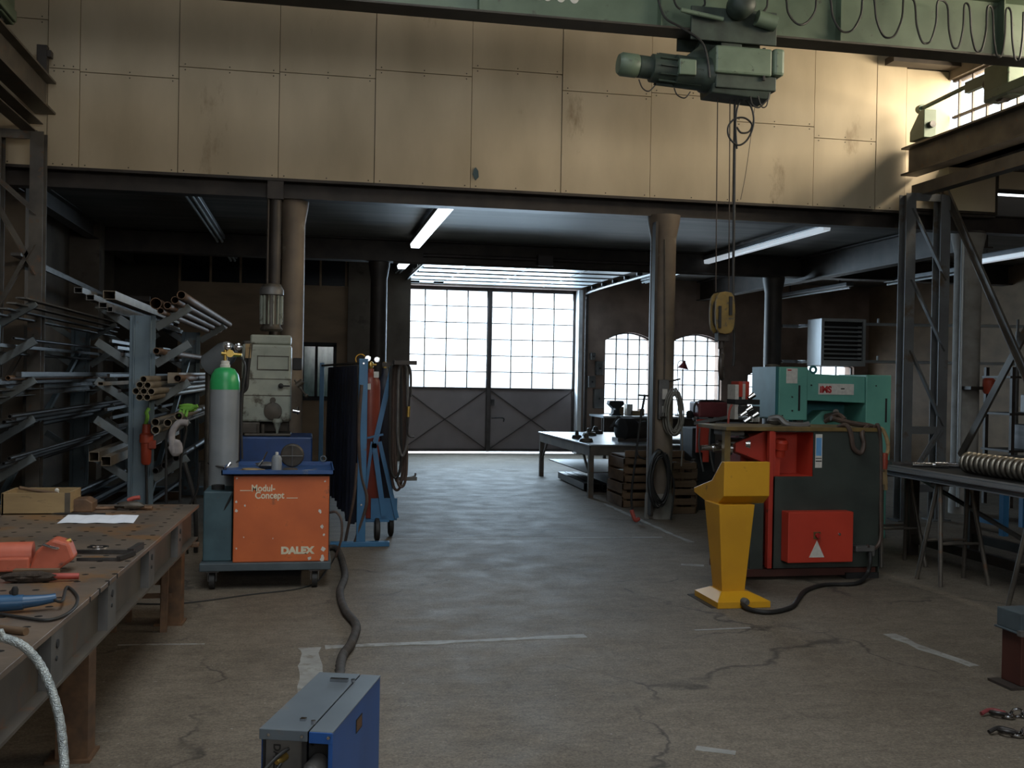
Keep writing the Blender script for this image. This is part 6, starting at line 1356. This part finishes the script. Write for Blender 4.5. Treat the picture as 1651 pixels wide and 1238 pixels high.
for x in (7.5, 8.2):
    for y in (10.1, 10.7): MB().bx(x-.035, x+.035, y-.035, y+.035, 0, .78).build('leg', 'postblue', t)
    MB().bx(x-.03, x+.03, 10.1, 10.7, .10, .16).build('foot_rail', 'postblue', t)
MB().bx(7.45, 8.25, 10.05, 10.75, .78, .84).build('top', 'dark_steel', t)
t = thing('dark_machine', (9.0, 9.6, 0), 'bulky dark lathe-like machine in the side aisle at the right edge', 'machine')
MB().bx(8.55, 9.9, 9.5, 10.1, 0, .85).build('bed', 'dark_steel', t, bevel=.02)
MB().bx(8.6, 9.15, 9.55, 10.05, .85, 1.35).lathe([(.12, 0), (.12, .10), (.08, .12)], (9.15, 9.8, 1.12), (1, 0, 0), 20).build('headstock', 'dark_steel', t, bevel=.02)
MB().bx(9.5, 9.8, 9.6, 10.0, .85, 1.15).build('tailstock', 'dark_steel', t, bevel=.02)
q = MB().lathe([(.05, 0), (.075, .04), (.075, .17), (.05, .2)], at(1594, 635, 'y', 11.6), n=16); tag(q.build('extinguisher', 'orangeplug', None, smooth=True), 'small orange-red canister at the right side of the pale column', 'canister')
MB().bx(at(1594, 635, 'y', 11.6).x-.25, at(1594, 635, 'y', 11.6).x+.06, 11.60, 11.84, at(1594, 635, 'y', 11.6).z+.05, at(1594, 635, 'y', 11.6).z+.09).build('bracket', 'dark_steel', bpy.data.objects['extinguisher'])

# ================================================================== trestles with long bars and turned rings, right
def trestle(x, y, label, top=.835, wx=.34):
    t = thing('pipe_trestle', (x+wx/2, y, 0), label, 'trestle', 'pipe trestles under the long bars')
    for s in (0, 1):
        xx = x+s*wx
        for sy in (-1, 1):
            MB().cyl((xx-(.05 if s == 0 else -.05), y+sy*.17, 0), (xx+(.03 if s == 0 else -.03), y+sy*.02, top-.03), .018, n=10).build('leg', 'truss', t, smooth=True)
    MB().bx(x-.02, x+wx+.02, y-.035, y+.035, top-.03, top).build('top_rail', 'truss', t)
    for sy in (-1, 1): MB().cyl((x-.01, y+sy*.10, .34), (x+wx+.01, y+sy*.10, .34), .012, n=8).build('stretcher', 'truss', t, smooth=True)
    return t
trestle(5.10, 8.62, 'furthest pipe trestle, just right of the black machine')
trestle(5.12, 7.76, 'middle pipe trestle under the long bars')
trestle(5.12, 6.6, 'nearest pipe trestle at the right edge of the photo')
for i, (x, w_, h_, lab) in enumerate(((5.13, .10, .05, 'leftmost of the long flat steel bars lying on the trestles'), (5.25, .10, .045, 'second of the long flat steel bars on the trestles, from the aisle'), (5.37, .10, .05, 'third of the long flat steel bars on the trestles, from the aisle'))):
    q = MB().ibeam((x, 5.6, .836+h_/2), (x-.02, 9.05-.1*i, .836+h_/2), w_, h_, .008, .02); tag(q.build('long_bar', 'barsteel'), lab, 'steel bar', 'long bars on the trestles')
t = thing('roller_support', (5.85, 8.5, 0), 'heavy dark stand carrying the bright ring-shaped parts', 'stand')
MB().bx(5.50, 6.5, 6.4, 9.3, .80, .86).build('top_plate', 'blackmat', t, bevel=.004)
for (x, y) in ((5.75, 6.6), (6.4, 6.6), (5.75, 9.1), (6.4, 9.1)): MB().bx(x-.05, x+.05, y-.05, y+.05, 0, .80).build('leg', 'dark_steel', t)
MB().bx(5.72, 5.78, 6.6, 9.1, .12, .2).bx(6.37, 6.43, 6.6, 9.1, .12, .2).build('stretcher', 'dark_steel', t)
q = MB().bar((5.72, 6.65, .2), (5.72, 8.9, .75), .03, .03); q.build('diagonal', 'dusty', t)
ra, rb_ = at(1556, 746, 'z', .95), at(1675, 756, 'z', .95)
for k in range(26):
    y = 8.24-.070*k; x = 5.76
    o = MB().torus((x+.0, y, .862+.098), .076, .021, (0, 1, 0), 26, 10).build('turned_ring', 'bright', None, smooth=True)
    tag(o, 'bright turned steel ring in the row of rings at the right edge', 'ring', 'row of turned rings on the stand')
q = MB().cyl((5.76, 6.35, .96), (5.76, 8.33, .96), .034); tag(q.build('ring_shaft', 'mill', None, smooth=True), 'dark shaft running through the row of bright rings', 'shaft')
q = MB().cyl((5.62, 8.9, .885), (6.2, 8.75, .885), .022).cyl((5.80, 8.82, .885), (5.92, 8.79, .885), .034); tag(q.build('polished_shaft', 'chrome', None, smooth=True), 'polished shaft lying crosswise beyond the row of rings', 'shaft')
q = MB().bar((5.55, 9.15, .877), (6.3, 9.0, .877), .05, .03); tag(q.build('dark_shaft', 'mill'), 'dark square bar lying furthest back on the ring stand', 'steel bar')

# ================================================================== beam offcut and shackles, lower right
t = thing('beam_offcut', (4.3, 5.1, 0), 'dark red-brown welded beam offcut standing at the lower right edge', 'beam offcut')
MB().bx(3.75, 4.8, 4.96, 5.16, 0, .014).build('bottom_flange', 'dark_steel', t)
MB().bx(3.82, 4.75, 4.98, 5.14, .014, .30).build('body', 'beamend', t, bevel=.004)
MB().bx(3.79, 4.8, 4.95, 5.17, .30, .312).bx(3.80, 4.8, 4.96, 5.16, .312, .415).build('top_block', 'chassis', t, bevel=.004)
MB().bx(3.77, 3.90, 4.92, 4.95, .30, .33).build('end_lug', 'dusty', t)
MB().bx(3.95, 4.12, 4.98, 5.12, .415, .43).build('plate', 'bluetop', t)
def chain(x, y, n, label, ang, grip=True):
    t = thing('lifting_chain', (x, y, 0), label, 'chain', 'chains on the floor')
    b = MB()
    for k in range(n):
        cx_, cy_ = x+.05*k*math.cos(ang), y+.05*k*math.sin(ang)+.012*math.sin(k*2.1)
        b.torus((cx_, cy_, .014+.010*(k % 2)), .026, .0085, (.3*(k % 2), .9*(k % 2), 1-.5*(k % 2)), 14, 6)
    b.build('links', 'chrome', t, smooth=True)
    MB().torus((x-.03, y+.03, .018), .04, .009, (0.2, .2, 1), 18, 8).build('master_ring', 'mill', t, smooth=True)
    MB().tube([(x-.12, y+.04, .016), (x-.06, y+.05, .03), (x+.0, y+.02, .02)], .010).build('hook', 'maroon' if grip else 'mill', t, smooth=True)
a = F(1625, 1158); chain(a.x, a.y, 12, 'chain with a red-brown hook on the floor below the beam offcut', -.2)
a = F(1640, 1188); chain(a.x, a.y, 10, 'smaller chain coiled on the floor, nearest the bottom right corner', -.4, False)
